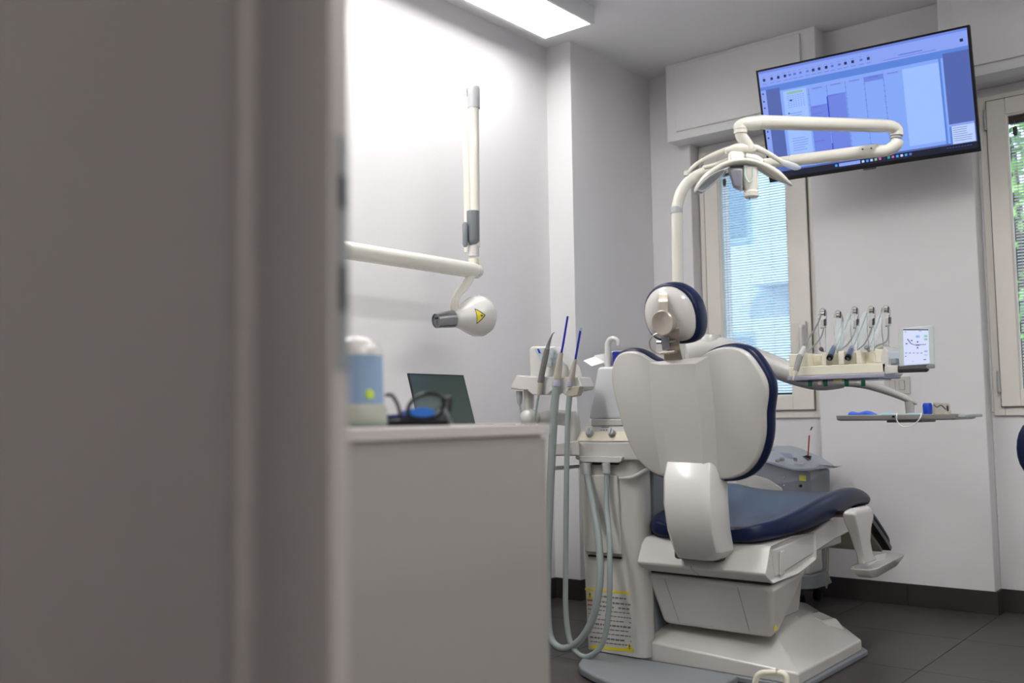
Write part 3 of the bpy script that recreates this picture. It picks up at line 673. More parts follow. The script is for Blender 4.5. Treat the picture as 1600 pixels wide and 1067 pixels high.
# lower shield
def P3(px, py, **k): return at(px, py, **k)
bl = [P3(1030, 972, y=3.285), P3(1206, 994, y=3.285)]
tl = [P3(1020, 905, y=3.235), P3(1198, 922, y=3.235)]
lowz = .150; z1 = .348
b = MB().hexa([(-1.945, 3.285, lowz), (-1.500, 3.285, lowz), (-1.515, 3.34, lowz+.01), (-1.93, 3.34, lowz+.01),
               (-1.985, 3.225, z1), (-1.470, 3.225, z1-.005), (-1.485, 3.60, z1+.022), (-1.97, 3.60, z1+.022)])
b.build('lower_shield', WHITE2, ch, bevel=.022, seg=4)
# seams on the rear face
def rear(u, v, o=0): # u 0..1, v 0 bottom ..1 top on rear of lower shield
    a = Vector((-1.945, 3.285, lowz)).lerp(Vector((-1.500, 3.285, lowz)), u); c = Vector((-1.985, 3.225, z1)).lerp(Vector((-1.470, 3.225, z1-.005)), u)
    return a.lerp(c, v)+Vector((0, -.0008-o, 0))
for u0, u1 in ((.17, .16), (.80, .74)):
    MB().add([rear(u0, .08), rear(u0+.003, .08), rear(u1+.003, .93), rear(u1, .93)], [(0, 1, 2, 3)]).build('panel_seam', SEAM_SHADE, ch, smooth=False)
wsx = -1.4905
MB().add([at(1209, 987, x=wsx), at(1215, 983, x=wsx), at(1211.5, 974, x=wsx)], [(0, 1, 2)]).build('warning_triangle', YEL, ch, smooth=False)
# upper saddle
b = MB(); x0, x1 = -1.985, -1.462
prof = [(3.225, .356), (3.165, .392), (3.215, .485), (3.40, .500), (3.62, .49), (3.62, .392), (3.45, .362)]
b.loft([[Vector((x0+.03, 3.42+(y_-3.42)*.9, .42+(z_-.42)*.9)) for y_, z_ in prof], [Vector((x0, y_, z_)) for y_, z_ in prof], [Vector((x1, y_, z_)) for y_, z_ in prof], [Vector((x1+.002-.02, 3.42+(y_-3.42)*.94, .42+(z_-.42)*.94)) for y_, z_ in prof]])
b.build('upper_saddle', WHITE, ch, bevel=.012, seg=3)
MB().prism([(-1.965, 3.238, .350), (-1.482, 3.238, .350), (-1.492, 3.58, .366), (-1.965, 3.58, .366)], (0, 0, .005)).build('gap_shade', SEAM_SHADE, ch, smooth=False)  # dark strip painting the shade between saddle and lower shield
sx_ = at(1079, 890, y=3.17).x
MB().add([(sx_, 3.1775, .412), (sx_+.002, 3.1775, .412), (sx_+.006, 3.1642, .391), (sx_+.004, 3.1642, .391), (sx_+.010, 3.223, .3555), (sx_+.012, 3.223, .3555)], [(0, 1, 2, 3), (3, 2, 5, 4)]).build('panel_seam', SEAM_SHADE, ch, smooth=False)
# side beams rising to the knee
for s, xb in ((1, -1.475), (-1, -1.975)):
    xx = xb
    f = lambda px, py: at(px, py, x=-1.475)
    pts = [f(1206, 858), f(1240, 846), f(1275, 828), f(1305, 806), f(1330, 800), f(1356, 806), f(1345, 822), f(1305, 843), f(1270, 866), f(1212, 903)]
    pts = [Vector((xx, p.y, p.z)) for p in pts]
    MB().prism(pts, (-.05*s, 0, 0)).build('side_beam', WHITE, ch, bevel=.008, seg=3)
f = lambda px, py, o=0: at(px, py, x=-1.474+o)
MB().prism([f(1217, 861), f(1224, 860), f(1224, 897), f(1217, 899)], (.006, 0, 0)).build('beam_flange', WHITE, ch, bevel=.002)
MB().box((-1.93, 3.60, .40), (-1.52, 4.02, .455)).build('under_frame', WHITE2, ch, bevel=.01)
# leg of mechanism under frame
MB().hexa([(-1.86, 3.5, .16), (-1.6, 3.5, .16), (-1.6, 3.75, .16), (-1.86, 3.75, .16), (-1.86, 3.4, .42), (-1.6, 3.4, .42), (-1.6, 3.85, .42), (-1.86, 3.85, .42)]).build('lift_column', WHITE2, ch, bevel=.01)
# seat cushion
st = [  # y, half width, rim z, bottom z, dish
    (3.190, .170, .535, .497, .004), (3.205, .215, .553, .490, .010), (3.25, .245, .562, .489, .022), (3.36, .275, .575, .495, .032),
    (3.52, .293, .602, .503, .042), (3.70, .300, .630, .515, .045), (3.88, .300, .646, .540, .040), (4.02, .296, .640, .558, .028),
    (4.14, .290, .612, .555, .015), (4.22, .280, .575, .530, .008)]
rings = []
xc = -1.727
for y_, w_, zr, zb_, ds in st:
    h = zr-zb_
    R = [(-.90, zb_), (-.98, zb_+.25*h), (-1, zb_+.55*h), (-.965, zr-.10*h), (-.89, zr), (-.79, zr-.004-ds*.25), (-.62, zr-ds*.75), (-.35, zr-ds), (0, zr-ds),
         (.35, zr-ds), (.62, zr-ds*.75), (.79, zr-.004-ds*.25), (.89, zr), (.965, zr-.10*h), (1, zb_+.55*h), (.98, zb_+.25*h), (.90, zb_), (.4, zb_-.002), (0, zb_-.002), (-.4, zb_-.002)]
    rings.append([Vector((xc+a*w_, y_, z_)) for a, z_ in R])
MB().loft(rings).build('seat', BLUE, ch, subd=2)
# leg rest
st = [(4.16, .255, .580, .530), (4.26, .255, .548, .500), (4.40, .25, .465, .420), (4.52, .245, .390, .350), (4.585, .235, .345, .318)]
rings = []
for y_, w_, zr, zb_ in st:
    h = zr-zb_; R = [(-.95, zb_), (-1, zb_+.5*h), (-.94, zr), (-.5, zr-.006), (.5, zr-.006), (.94, zr), (1, zb_+.5*h), (.95, zb_), (.4, zb_), (-.4, zb_)]
    rings.append([Vector((xc+a*w_, y_+(zr-z_)*-.3, z_)) for a, z_ in R])
MB().loft(rings).build('leg_rest', BLUE, ch, subd=1)
MB().loft([[Vector((xc+a*w_, y_-.010-.02*(z_ < zb_), z_)) for a, z_ in ((-.97, zb_+.008), (.97, zb_+.008), (.97, zb_-.006), (-.97, zb_-.006))] for y_, w_, zr, zb_ in st]).build('leg_rest_edge', BLACK, ch, bevel=.002)
MB().loft([[Vector((xc+a*w_, y_-.012-.03*(z_ < zb_), z_)) for a, z_ in ((-.82, zb_+.01), (.82, zb_+.01), (.82, zb_-.012), (-.82, zb_-.012))] for y_, w_, zr, zb_ in st]).build('leg_rest_underside', mat('underside_panel', (.80, .78, .73), .25), ch, bevel=.002)
# spine
sp_ = []
ys_ = [(722, 3.075), (745, 3.04), (790, 3.02), (830, 3.03), (862, 3.07), (874, 3.11)]
rings = []
for (py, yb), (xl, xr_) in zip(ys_, [(1035, 1117), (1031, 1116), (1031, 1118), (1037, 1121), (1047, 1127), (1054, 1122)]):
    a = at(xl, py, y=yb); c = at(xr_, py, y=yb+.03)
    z = (a.z+at(xr_-20, py, y=yb).z)/2; wl = a.x; wr = c.x
    dep = .13
    rings.append([Vector((wl, yb+.025, z)), Vector((wl+.018, yb+.003, z)), Vector((wr-.035, yb, z)), Vector((wr-.010, yb+.010, z)), Vector((wr, yb+.035, z)), Vector((wr, yb+dep, z)), Vector((wl, yb+dep, z))])
MB().loft(rings).build('backrest_spine', WHITE, ch, bevel=.004, seg=2, ang=50)
b = MB(); gp = [(at(1050, 878, y=3.16)), (at(1128, 884, y=3.16))]
MB().box((-1.805, 3.135, .425), (-1.625, 3.24, .462)).build('spine_gap', SEAM_SHADE, ch, bevel=.01)
# backrest shell and cushion (outline on a leaning plane)
bpn = (Vector((0, 3.12, .75)), Vector((0, 1, .13)).normalized())
out = [(962.5, 558), (973.7, 549.5), (990.6, 548), (1004.7, 553), (1021.5, 563), (1044, 568), (1066.5, 567), (1086, 562), (1108.7, 548), (1131, 541.5), (1153.7, 543), (1170.5, 551),
       (1186, 570), (1199, 594), (1201.5, 617), (1198, 645), (1197.5, 680), (1188, 715), (1170, 738), (1148, 748), (1127, 750), (1095, 752), (1062, 750), (1034, 745), (1016, 736), (1000, 721), (988, 702), (977, 676), (967, 643), (958, 605), (956, 578)]
def smooth_loop(pts, sub=3):
    q = []; n = len(pts)
    for i in range(n):
        p0, p1, p2, p3 = pts[i-1], pts[i], pts[(i+1) % n], pts[(i+2) % n]
        for k in range(sub):
            t = k/sub; q.append(.5*((2*p1)+(p2-p0)*t+(2*p0-5*p1+4*p2-p3)*t*t+(3*p1-p0-3*p2+p3)*t**3))
    return q
BO = smooth_loop([at(x_, y_, pl=bpn) for x_, y_ in out])
cen = sum(BO, Vector())/len(BO)
def bring(s, o, pts=BO, c=None):
    c = c or cen; n_ = bpn[1]
    return [c+(p-c)*s+n_*o for p in pts]
b = MB(); b.loft([bring(.955, -.0135), bring(.970, -.0120), bring(.982, -.008), bring(.990, -.002), bring(.992, .006), bring(.985, .012)])
b.build('backrest_shell', WHITE2, ch, ang=30)
b = MB(); b.loft([bring(.975, .006), bring(1.018, .010), bring(1.040, .028), bring(1.042, .045), bring(1.02, .062), bring(.95, .072), bring(.7, .070)])
b.build('backrest_cushion', BLUE, ch, subd=1)
n_ = bpn[1]
def bp(px, py, o): return at(px, py, pl=(bpn[0]-n_*o, n_))
b = MB()
b.loft([[bp(1012, 566, .0125), bp(1030, 570, .024), bp(1086, 568, .034), bp(1108, 556, .0125)],
        [bp(1018, 650, .0125), bp(1036, 650, .032), bp(1093, 650, .042), bp(1118, 650, .0125)],
        [bp(1030, 741, .008), bp(1044, 740, .034), bp(1100, 742, .044), bp(1126, 745, .008)]])
b.build('shell_ridge', WHITE2, ch, bevel=.002, seg=2, ang=12)
# headrest
hpn = (Vector((0, 3.05, 1.3)), Vector((0, 1, .18)).normalized()); hn = hpn[1]
ho = [(1030, 447), (1043, 444.5), (1058, 447), (1072, 457), (1083, 472), (1089, 493), (1089.5, 515), (1085, 528), (1076, 534), (1060, 535.5), (1040, 534), (1020, 528), (1012, 515), (1006, 498), (1005.5, 480), (1010, 465), (1019, 453)]
HO = [at(x_, y_, pl=hpn) for x_, y_ in ho]; hcen = sum(HO, Vector())/len(HO)
def hr(s, o): return [hcen+(p-hcen)*s+hn*o for p in HO]
MB().loft([hr(.45, -.036), hr(.72, -.030), hr(.90, -.016), hr(.965, .0), hr(.975, .012)]).build('headrest_shell', WHITE, ch, subd=1)
MB().loft([hr(.95, .004), hr(1.055, .006), hr(1.085, .024), hr(1.08, .055), hr(1.03, .078), hr(.9, .092), hr(.5, .096)]).build('headrest_cushion', BLUE, ch, subd=1)
def hp(px, py, o): return at(px, py, pl=(hpn[0]-hn*o, hn))
hb = MB(); hb.loft([[hp(1029, y_, o), hp(1043.5, y_, o), hp(1043.5, y_, o-.006), hp(1029, y_, o-.006)] for y_, o in ((459, .034), (468, .040), (471, .052), (488, .056), (500, .058))])
hb.build('headrest_strap', BRUSH, ch, bevel=.001)
nb = -hn
kc = hp(1035, 504.5, .098)+hn*.026
MB().lathe(kc, nb, [(0, .030), (.006, .041), (.018, .0440), (.026, .0435), (.029, .0415), (.0285, .038), (.026, .02), (.0255, .001)], 36).build('headrest_knob', BRUSH, ch)
MB().lathe(hp(1040, 504, .062)+hn*.012, nb, [(0, .038), (.020, .040)], 28).build('knob_collar', BRUSH, ch)
MB().loft([[hp(1034, 518, .055), hp(1062, 512, .045), hp(1060, 512, .03), hp(1036, 518, .03)], [hp(1036, 545, .05), hp(1062, 540, .045), hp(1062, 540, .03), hp(1036, 545, .03)],
           [hp(1038, 566, .02), hp(1068, 566, .02), hp(1068, 566, .0), hp(1038, 566, .0)]]).build('headrest_stem', BRUSH, ch, bevel=.002)
MB().tube([hp(1027, 535, .062), hp(1034, 535, .062)], .006, 12, 1).build('hinge_pin', CHROME, ch)
MB().tube([hp(1047, 534, .062), hp(1057, 532, .058)], .006, 12, 1).build('hinge_pin', CHROME, ch)
MB().prism([hp(1033, 526, .06), hp(1045, 526, .06), hp(1048, 546, .056), hp(1036, 547, .056)], nb*.006).build('hinge_block', MGREY, ch, bevel=.002)
MB().prism([hp(1036, 549, .04), hp(1058, 547, .04), hp(1058, 551, .04), hp(1036, 553, .04)], nb*.02).build('stem_clamp', BRUSH, ch, bevel=.002)
MB().tube([hp(1033, 519, .05), hp(1021, 524, .055), hp(1015, 534, .055), hp(1018, 546, .052), hp(1029, 552, .048), hp(1045, 553, .045)], .003, 8, 4).build('release_wire', BRUSH, ch)
# armrest hinged down at the knee
ax = -1.36
f = lambda px, py, x=ax: at(px, py, x=x)
MB().tube([f(1300, 803, -1.46), f(1330, 803, -1.37)], .013, 14, 1).build('armrest_pivot', mat('bronze_pin', (.60, .52, .48), .3, metal=1), ch)
MB().lathe(f(1299, 803, -1.455), (1, 0, 0), [(-.02, .02), (.003, .026), (.006, .024)], 20).build('pivot_collar', WHITE, ch)
b = MB(); rings = []
for (px0, px1, py, th) in ((1330, 1351, 795, .03), (1325, 1356, 802, .05), (1328, 1356, 815, .05), (1333, 1354, 830, .042), (1338, 1354.5, 850, .034), (1344, 1359, 870, .03), (1345, 1366, 882, .03)):
    a = f(px0, py); c = f(px1, py)
    rings.append([Vector((ax-th/2, a.y, a.z)), Vector((ax+th/2, a.y, a.z)), Vector((ax+th/2, c.y, a.z)), Vector((ax-th/2, c.y, a.z))])
MB().loft(rings).build('armrest_post', WHITE, ch, subd=0, bevel=.010, seg=4)
dz = f(1350, 885).z; p0 = f(1330, 885); p1 = f(1408, 873)
b = MB()
def dish(s, z, yo=0):
    cy_ = (p0.y+p1.y)/2-.02; hw = .05; hl = (p1.y-p0.y)/2*.74
    return [Vector((ax+.01+a*hw*s, cy_+bb*hl*s+yo, z+(.012 if bb > .5 else 0)*(1 if s > .6 else .3))) for a, bb in ((-.7, -1), (.7, -1), (1, -.8), (1, .6), (.7, 1), (-.7, 1), (-1, .6), (-1, -.8))]
b.loft([dish(.72, dz-.038), dish(.95, dz-.014), dish(1.0, dz), dish(.90, dz+.001), dish(.62, dz-.018)])
b.build('armrest_dish', WHITE, ch, bevel=.003, seg=2)

# ================================================================== OPERATING LAMP
la = thing('operating_lamp', 'white dental operating lamp on a long jointed arm above the chair', 'dental lamp', (-2.03, 3.6, .95))
PD = 4.10
LPp = lambda px, py, d=PD: at(px, py, d=d)
base = LPp(1061, 560)
MB().tube([Vector((base.x, base.y, zC_)), LPp(1060, 500), LPp(1058, 340), LPp(1059, 318), LPp(1065, 299), LPp(1077, 283), LPp(1094, 272), LPp(1112, 267, 4.08)], .0235, 18, 5).build('pole', IVORY, la)
MB().lathe(LPp(1057.5, 333), (0, 0, 1), [(0, .0255), (.025, .0255)], 20).build('pole_sticker', LGREY, la)
MB().tube([LPp(1100, 268, 4.08), LPp(1135, 262, 4.04), LPp(1235, 251, 3.88)], [.026, .022, .020], 16, 1).build('lower_arm_neck', IVORY, la)
MB().tube([LPp(1233, 251, 3.88), LPp(1236, 251, 3.878), LPp(1372, 235, 3.68)], [.018, .0225, .0255], 18, 1).build('lower_arm', IVORY, la)
for q in ((1351, 235), (1364.5, 233.5)):
    MB().lathe(LPp(q[0], q[1], 3.68)-Vector((0, .02, 0)), (0, -1, 0), [(0, .003), (.004, .003)], 8).build('screw', DGREY, la)
MB().tube([LPp(1370, 236, 3.68), LPp(1385, 235, 3.66), LPp(1398, 228, 3.65), LPp(1402, 220, 3.65)], [.025, .022, .024, .024], 16, 4).build('elbow_lower', IVORY, la)
MB().lathe(LPp(1400, 214.5, 3.65)-Vector((0, 0, .004)), (0, 0, 1), [(0, .021), (.008, .021)], 18).build('elbow_gap', LGREY, la)
MB().tube([LPp(1401, 212, 3.65), LPp(1400, 203, 3.65), LPp(1392, 198, 3.64), LPp(1378, 196, 3.62)], [.024, .024, .024, .0225], 16, 4).build('elbow_upper', IVORY, la)
MB().tube([LPp(1384, 197, 3.62), LPp(1378, 196.5, 3.62), LPp(1188, 191, 3.34), LPp(1181, 191, 3.335)], [.018, .0245, .0245, .018], 20, 1).build('upper_arm', IVORY, la)
MB().tube([LPp(1184, 192, 3.33), LPp(1170, 193, 3.32), LPp(1158, 196, 3.32), LPp(1153, 201, 3.32)], [.024, .023, .022, .018], 16, 4).build('swivel', IVORY, la)
MB().lathe(LPp(1157, 201, 3.32)-Vector((0, 0, .018)), (0, 0, 1), [(0, .0225), (.012, .0225), (.0125, .0215), (.014, .0215), (.0145, .0235), (.03, .023)], 20).build('swivel_ring', IVORY, la)
HDp = 3.32
LH = lambda px, py, d=HDp: at(px, py, d=d)
MB().tube([LH(1158, 203), LH(1158, 212), LH(1165, 222), LH(1172, 234)], [.020, .020, .019, .021], 16, 4).build('head_neck', IVORY, la)
lh = MB().tube([LH(1133, 236), LH(1150, 233), LH(1166, 232), LH(1180, 233)], [.010, .018, .020, .014], 16, 3).build('head_hub', IVORY, la)
MB().hexa([LH(1137, 262, 3.28), LH(1165, 262, 3.28), LH(1165, 258, 3.38), LH(1137, 258, 3.38), LH(1138, 236, 3.30), LH(1163, 236, 3.30), LH(1163, 234, 3.36), LH(1138, 234, 3.36)]).build('head_block', IVORY, la, bevel=.014, seg=4)
# rear bow with handles
MB().tube([LH(1074, 271, 3.38), LH(1086, 258, 3.38), LH(1108, 245, 3.37), LH(1130, 236, 3.36), LH(1140, 234, 3.35)], [.005, .0065, .008, .010, .013], 12, 4).build('left_handle', IVORY, la)
MB().lathe(LH(1072, 271, 3.38), (0, 0, 1), [(-.010, .002), (-.008, .008), (.006, .008), (.010, .002)], 12).build('handle_knob', IVORY, la)
MB().tube([LH(1165, 232), LH(1180, 231), LH(1197, 238), LH(1214, 248), LH(1222, 253)], [.014, .012, .009, .008, .0085], 12, 4).build('right_handle', IVORY, la)
MB().tube([LH(1220, 252), LH(1230, 256), LH(1243, 261), LH(1251, 262)], [.009, .0125, .0115, .004], 12, 3).build('clear_handle_cover', mat('clear_plastic', (.90, .92, .93), .1, alpha=.55), la)
# secondary translucent arms between handle and bow
MB().tube([LH(1100, 262, 3.36), LH(1118, 258, 3.36), LH(1140, 250, 3.34)], [.006, .009, .010], 10, 3).build('left_link', IVORY, la)
MB().tube([LH(1165, 245, 3.30), LH(1180, 248, 3.30), LH(1192, 254, 3.29)], [.012, .014, .010], 10, 3).build('right_link', IVORY, la)
# front wing (arched reflector shell): rings across an arch
def ring_arch(px, py, wpx, th, d, tilt):
    c = LH(px, py, d); v = Vector((0, 0, 1)); 
    return c, wpx
arch = [(1084, 301, 3, 3.30), (1092, 288, 8, 3.29), (1106, 273, 10, 3.28), (1124, 261, 10, 3.27), (1142, 254, 9, 3.26), (1160, 252, 8.5, 3.26), (1178, 255, 9, 3.26), (1196, 262, 12, 3.26), (1214, 273, 13, 3.26), (1228, 284, 8, 3.26), (1238, 291.5, 1, 3.26)]
rings = []
for i, (px, py, hpx, d) in enumerate(arch):
    c = LH(px, py, d); a = arch[max(i-1, 0)]; e = arch[min(i+1, len(arch)-1)]
    t = (LH(e[0], e[1], e[3])-LH(a[0], a[1], a[3])).normalized()
    nn = FW.cross(t).normalized()
    if nn.z < 0: nn = -nn
    hh = px2m(hpx, d)*.62; fw = Vector((FW.x, FW.y, 0)).normalized(); dd = .035 if 1 < i < 9 else .018
    rings.append([c-nn*hh-fw*.9*dd, c-nn*hh*.1-fw*dd, c+nn*hh*.7-fw*dd*.8, c+nn*hh+fw*dd*.3, c+nn*hh*.5+fw*dd, c-nn*hh*.8+fw*dd*.8])
MB().loft(rings).build('reflector_shell', IVORY, la, subd=1)
lens = MB().prism([LH(1086, 300, 3.262), LH(1094, 290, 3.255), LH(1108, 277, 3.245), (LH(1124, 267, 3.24)), LH(1137, 263, 3.24), LH(1134, 271, 3.25), LH(1120, 283, 3.255), LH(1108, 294, 3.26), LH(1098, 301, 3.262)], Vector((FW.x, FW.y, 0))*.02)
lens.build('left_lens', mat('lens_grey', (.70, .73, .74), .08, metal=.3), la, bevel=.003)
lensb = MB().tube([LH(1089, 297, 3.255), LH(1100, 283, 3.245), LH(1118, 270, 3.235), LH(1133, 265, 3.232), LH(1128, 274, 3.24), LH(1112, 289, 3.25), LH(1098, 299, 3.255), LH(1089, 297, 3.255)], .0025, 8, 3).build('lens_rim', LGREY, la)
MB().tube([LH(1180, 262, 3.27), LH(1200, 272, 3.265), LH(1222, 284, 3.262)], [.004, .008, .003], 8, 3).build('shell_lip', IVORY, la)
# centre body
MB().hexa([LH(1145, 294, 3.26), LH(1160, 300, 3.24), LH(1166, 297, 3.30), LH(1150, 292, 3.31), LH(1136, 263, 3.25), LH(1159, 264, 3.23), LH(1166, 260, 3.30), LH(1140, 259, 3.31)]).build('sensor_body', LGREY, la, bevel=.006, seg=3)
MB().prism([LH(1141, 267, 3.236), LH(1153, 266, 3.231), LH(1159, 292, 3.235), LH(1147, 290, 3.240)], -Vector((FW.x, FW.y, 0))*.002).build('sensor_window', LAVG, la, bevel=.001)
MB().loft([disc_poly(LH(1172, 262, 3.26), RT*.024, FW*.02, 16, 3), disc_poly(LH(1173, 285, 3.25), RT*.026, FW*.02, 16, 3), disc_poly(LH(1174, 303, 3.25), RT*.022, FW*.018, 16, 2.4)]).build('grip_body', IVORY, la)
MB().tube([LH(1165, 262, 3.225), LH(1164.5, 275, 3.222), LH(1170, 285, 3.22), LH(1176, 278, 3.222), LH(1177, 262, 3.225)], .0035, 8, 4).build('grip_loop', mat('pale_green_plastic', (.80, .86, .84), .2), la)
MB().lathe(LH(1174, 310, 3.245), (0, 0, 1), [(0, .004), (.001, .020), (.006, .0245), (.020, .0245), (.026, .020)], 20).build('grip_cap', IVORY, la)
MB().lathe(LH(1171, 312.5, 3.24), (0, 0, 1), [(0, .0015), (.010, .002)], 8).build('cap_pin', DKMET, la)

# ================================================================== DELIVERY TABLE with arm
dt = thing('instrument_table', 'white swing-arm instrument table with cream holders and tablet screen', 'instrument table', (-1.42, 3.9, 1.0))
YD = 3.85
DY = lambda px, py, o=0: at(px, py, y=YD+o)
zt0 = DY(1310, 549).z; zt1 = DY(1310, 585).z; zslot = DY(1310, 570).z
xL = DY(1232, 570).x; xR = DY(1386, 570).x
xs_ = [DY(p, 560).x for p in (1232, 1262, 1283, 1291, 1309, 1319, 1337, 1345, 1367, 1386)]
hb_ = MB()
hb_.box((xL, YD, zt1), (xR, YD+.17, zslot))
for i in range(0, 10, 2): hb_.box((xs_[i], YD+.004, zslot), (xs_[i+1], YD+.17, zt0))
hb_.box((xL, YD+.06, zslot), (xR, YD+.17, zt0-.004))
hb_.build('handpiece_holder', CREAM, dt, bevel=.004, seg=3)
MB().box((xL-.004, YD-.010, zt1-.020), (xR-.008, YD+.19, zt1)).build('base_strip', LAVG, dt, bevel=.006, seg=3)
MB().box((xL+.02, YD+.02, zt1-.026), (xR-.04, YD+.17, zt1-.020)).build('underside', WHITE2, dt, bevel=.004)
MB().prism([DY(1379, 587), DY(1387, 584), DY(1388, 548), DY(1380, 540), DY(1376, 560)], (0, .19, 0)).build('right_cheek', WHITE, dt, bevel=.005)
MB().tube([DY(1366, 547, .1), DY(1376, 541, .12), DY(1388, 543, .14), DY(1396, 552, .16), DY(1399, 558, .16)], [.004, .012, .014, .008, .003], 10, 3).build('rear_cowl', WHITE, dt)
for px in (1266, 1290, 1323, 1349):
    MB().lathe(DY(px, 603.5, .012), (0, 0, 1), [(0, .007), (.003, .0085), (.020, .0085), (.026, .006)], 12).build('regulator_knob', GREEN, dt)
MB().prism([DY(1302, 592.5, .0), DY(1315, 591.5, .0), DY(1315, 595, .0), DY(1302, 596, .0)], (0, .01, 0)).build('yellow_marker', YEL, dt, smooth=False)
MB().prism([DY(1278, 593, .0), DY(1284, 593, .0), DY(1284, 601, .0), DY(1278, 601, .0)], (0, .01, 0)).build('hose_port', BEIGE, dt, smooth=False)
# swing arm
AD = lambda px, py, d: at(px, py, d=d)
MB().tube([AD(1075, 552, 4.35), AD(1112, 546, 4.33), AD(1150, 552, 4.31), AD(1200, 569, 4.28), AD(1240, 585, 4.25), AD(1280, 598, 4.22), AD(1318, 598, 4.2)], [.060, .058, .054, .050, .046, .034, .022], 18, 4, asp=1.0).build('swing_arm', WHITE, dt)
MB().lathe(AD(1108, 585, 4.34), (0, 0, 1), [(0, .05), (.02, .065), (.15, .065), (.175, .055), (.18, .02)], 24).build('arm_joint', WHITE, dt)
MB().tube([Vector((-2.05, 3.62, .955)), AD(1085, 575, 4.34), AD(1108, 580, 4.34)], [.05, .055, .055], 16, 1).build('arm_root', WHITE, dt)
MB().tube([AD(1300, 598, 4.2), AD(1340, 599, 4.18), AD(1375, 607, 4.16), AD(1408, 619, 4.14), AD(1424, 627, 4.13), AD(1433, 631, 4.12)], [.020, .024, .024, .021, .018, .006], 14, 4, asp=.75).build('tray_arm', WHITE, dt)
MB().lathe(AD(1422, 647, 4.13), (0, 0, 1), [(0, .016), (.055, .020)], 16).build('tray_post', WHITE2, dt)
# grip bar and tablet
MB().prism([DY(1384, 571, -.02), DY(1402, 571, -.02), DY(1402, 583, -.02), DY(1384, 585, -.02)], (0, .035, 0)).build('grip_block', WHITE, dt, bevel=.004)
MB().tube([DY(1402, 577, 0), DY(1440, 576, 0), DY(1448, 576, 0), DY(1451, 576, 0)], [.0145, .0135, .013, .008], 16, 1).build('grip_bar', mat('brown_rubber', (.27, .24, .24), .45), dt)
MB().prism([DY(1447, 570, -.01), DY(1459, 569.5, -.01), DY(1459, 575, -.01), DY(1447, 576, -.01)], (0, .02, 0)).build('bar_end', MGREY, dt, bevel=.002)
MB().prism([DY(1388, 571, .04), DY(1403, 568, .04), DY(1403, 560, .04), DY(1392, 560, .04)], (0, .05, 0)).build('tablet_bracket', LGREY, dt, bevel=.004)
tb = MB().prism([DY(1405, 573, -.01), DY(1459.5, 570, -.01), DY(1458.5, 508, -.01), DY(1403.5, 512.5, -.01)], (0, .018, 0)).build('tablet_frame', mat('tablet_grey_white', (.76, .80, .78), .3), dt, bevel=.004, seg=3)
yt = YD-.0125
TQ = lambda px, py, o=0: at(px, py, y=yt-o)
td = MB()
TSM = [emat('tab_bg', (.84, .87, .98), .95), emat('tab_line', (.35, .40, .62), 1), emat('tab_green', (.50, .75, .68), 1), emat('tab_blue', (.55, .70, .88), 1), emat('tab_dark', (.25, .27, .33), .6)]
td.add([TQ(1412.5, 570.5), TQ(1452.5, 568), TQ(1450.5, 513), TQ(1411, 516)], [(0, 1, 2, 3)], 0)
def tr2(x0_, y0_, x1_, y1_, c): td.add([TQ(x0_, y1_, .0006), TQ(x1_, y1_, .0006), TQ(x1_, y0_, .0006), TQ(x0_, y0_, .0006)], [(0, 1, 2, 3)], c)
tr2(1411, 514.2, 1450.5, 516, 4)
td.add([TQ(1417, 530, .0006), TQ(1418.5, 529, .0006), TQ(1424, 536.5, .0006), TQ(1430, 538.5, .0006), TQ(1447, 537.5, .0006), TQ(1447, 538.5, .0006), TQ(1430, 539.5, .0006), TQ(1423, 537.5, .0006)], [tuple(range(8))], 1)
for a_ in ((1423, 531, 1426, 533), (1415, 536, 1418, 538), (1432.5, 533, 1435, 535.5), (1432.5, 542, 1435, 544.5), (1431, 538, 1437, 540)): tr2(*a_, 1)
tr2(1431, 524, 1437, 527.5, 3); tr2(1444, 523.5, 1449, 526.5, 2); tr2(1444, 528.5, 1449, 531.5, 2); tr2(1444, 547.5, 1449, 550, 3)
for x_ in (1414, 1420, 1426, 1432, 1438): tr2(x_, 551, x_+3.4, 552, 1)
tr2(1414, 518, 1416, 519, 1); tr2(1436, 516.5, 1440, 518, 3); tr2(1414, 556, 1416, 557.5, 1); tr2(1444, 554, 1449, 555.2, 3); tr2(1425, 564, 1428, 565, 3); tr2(1443, 561, 1447, 562.5, 1)
td.build('tablet_screen', TSM, dt, smooth=False)
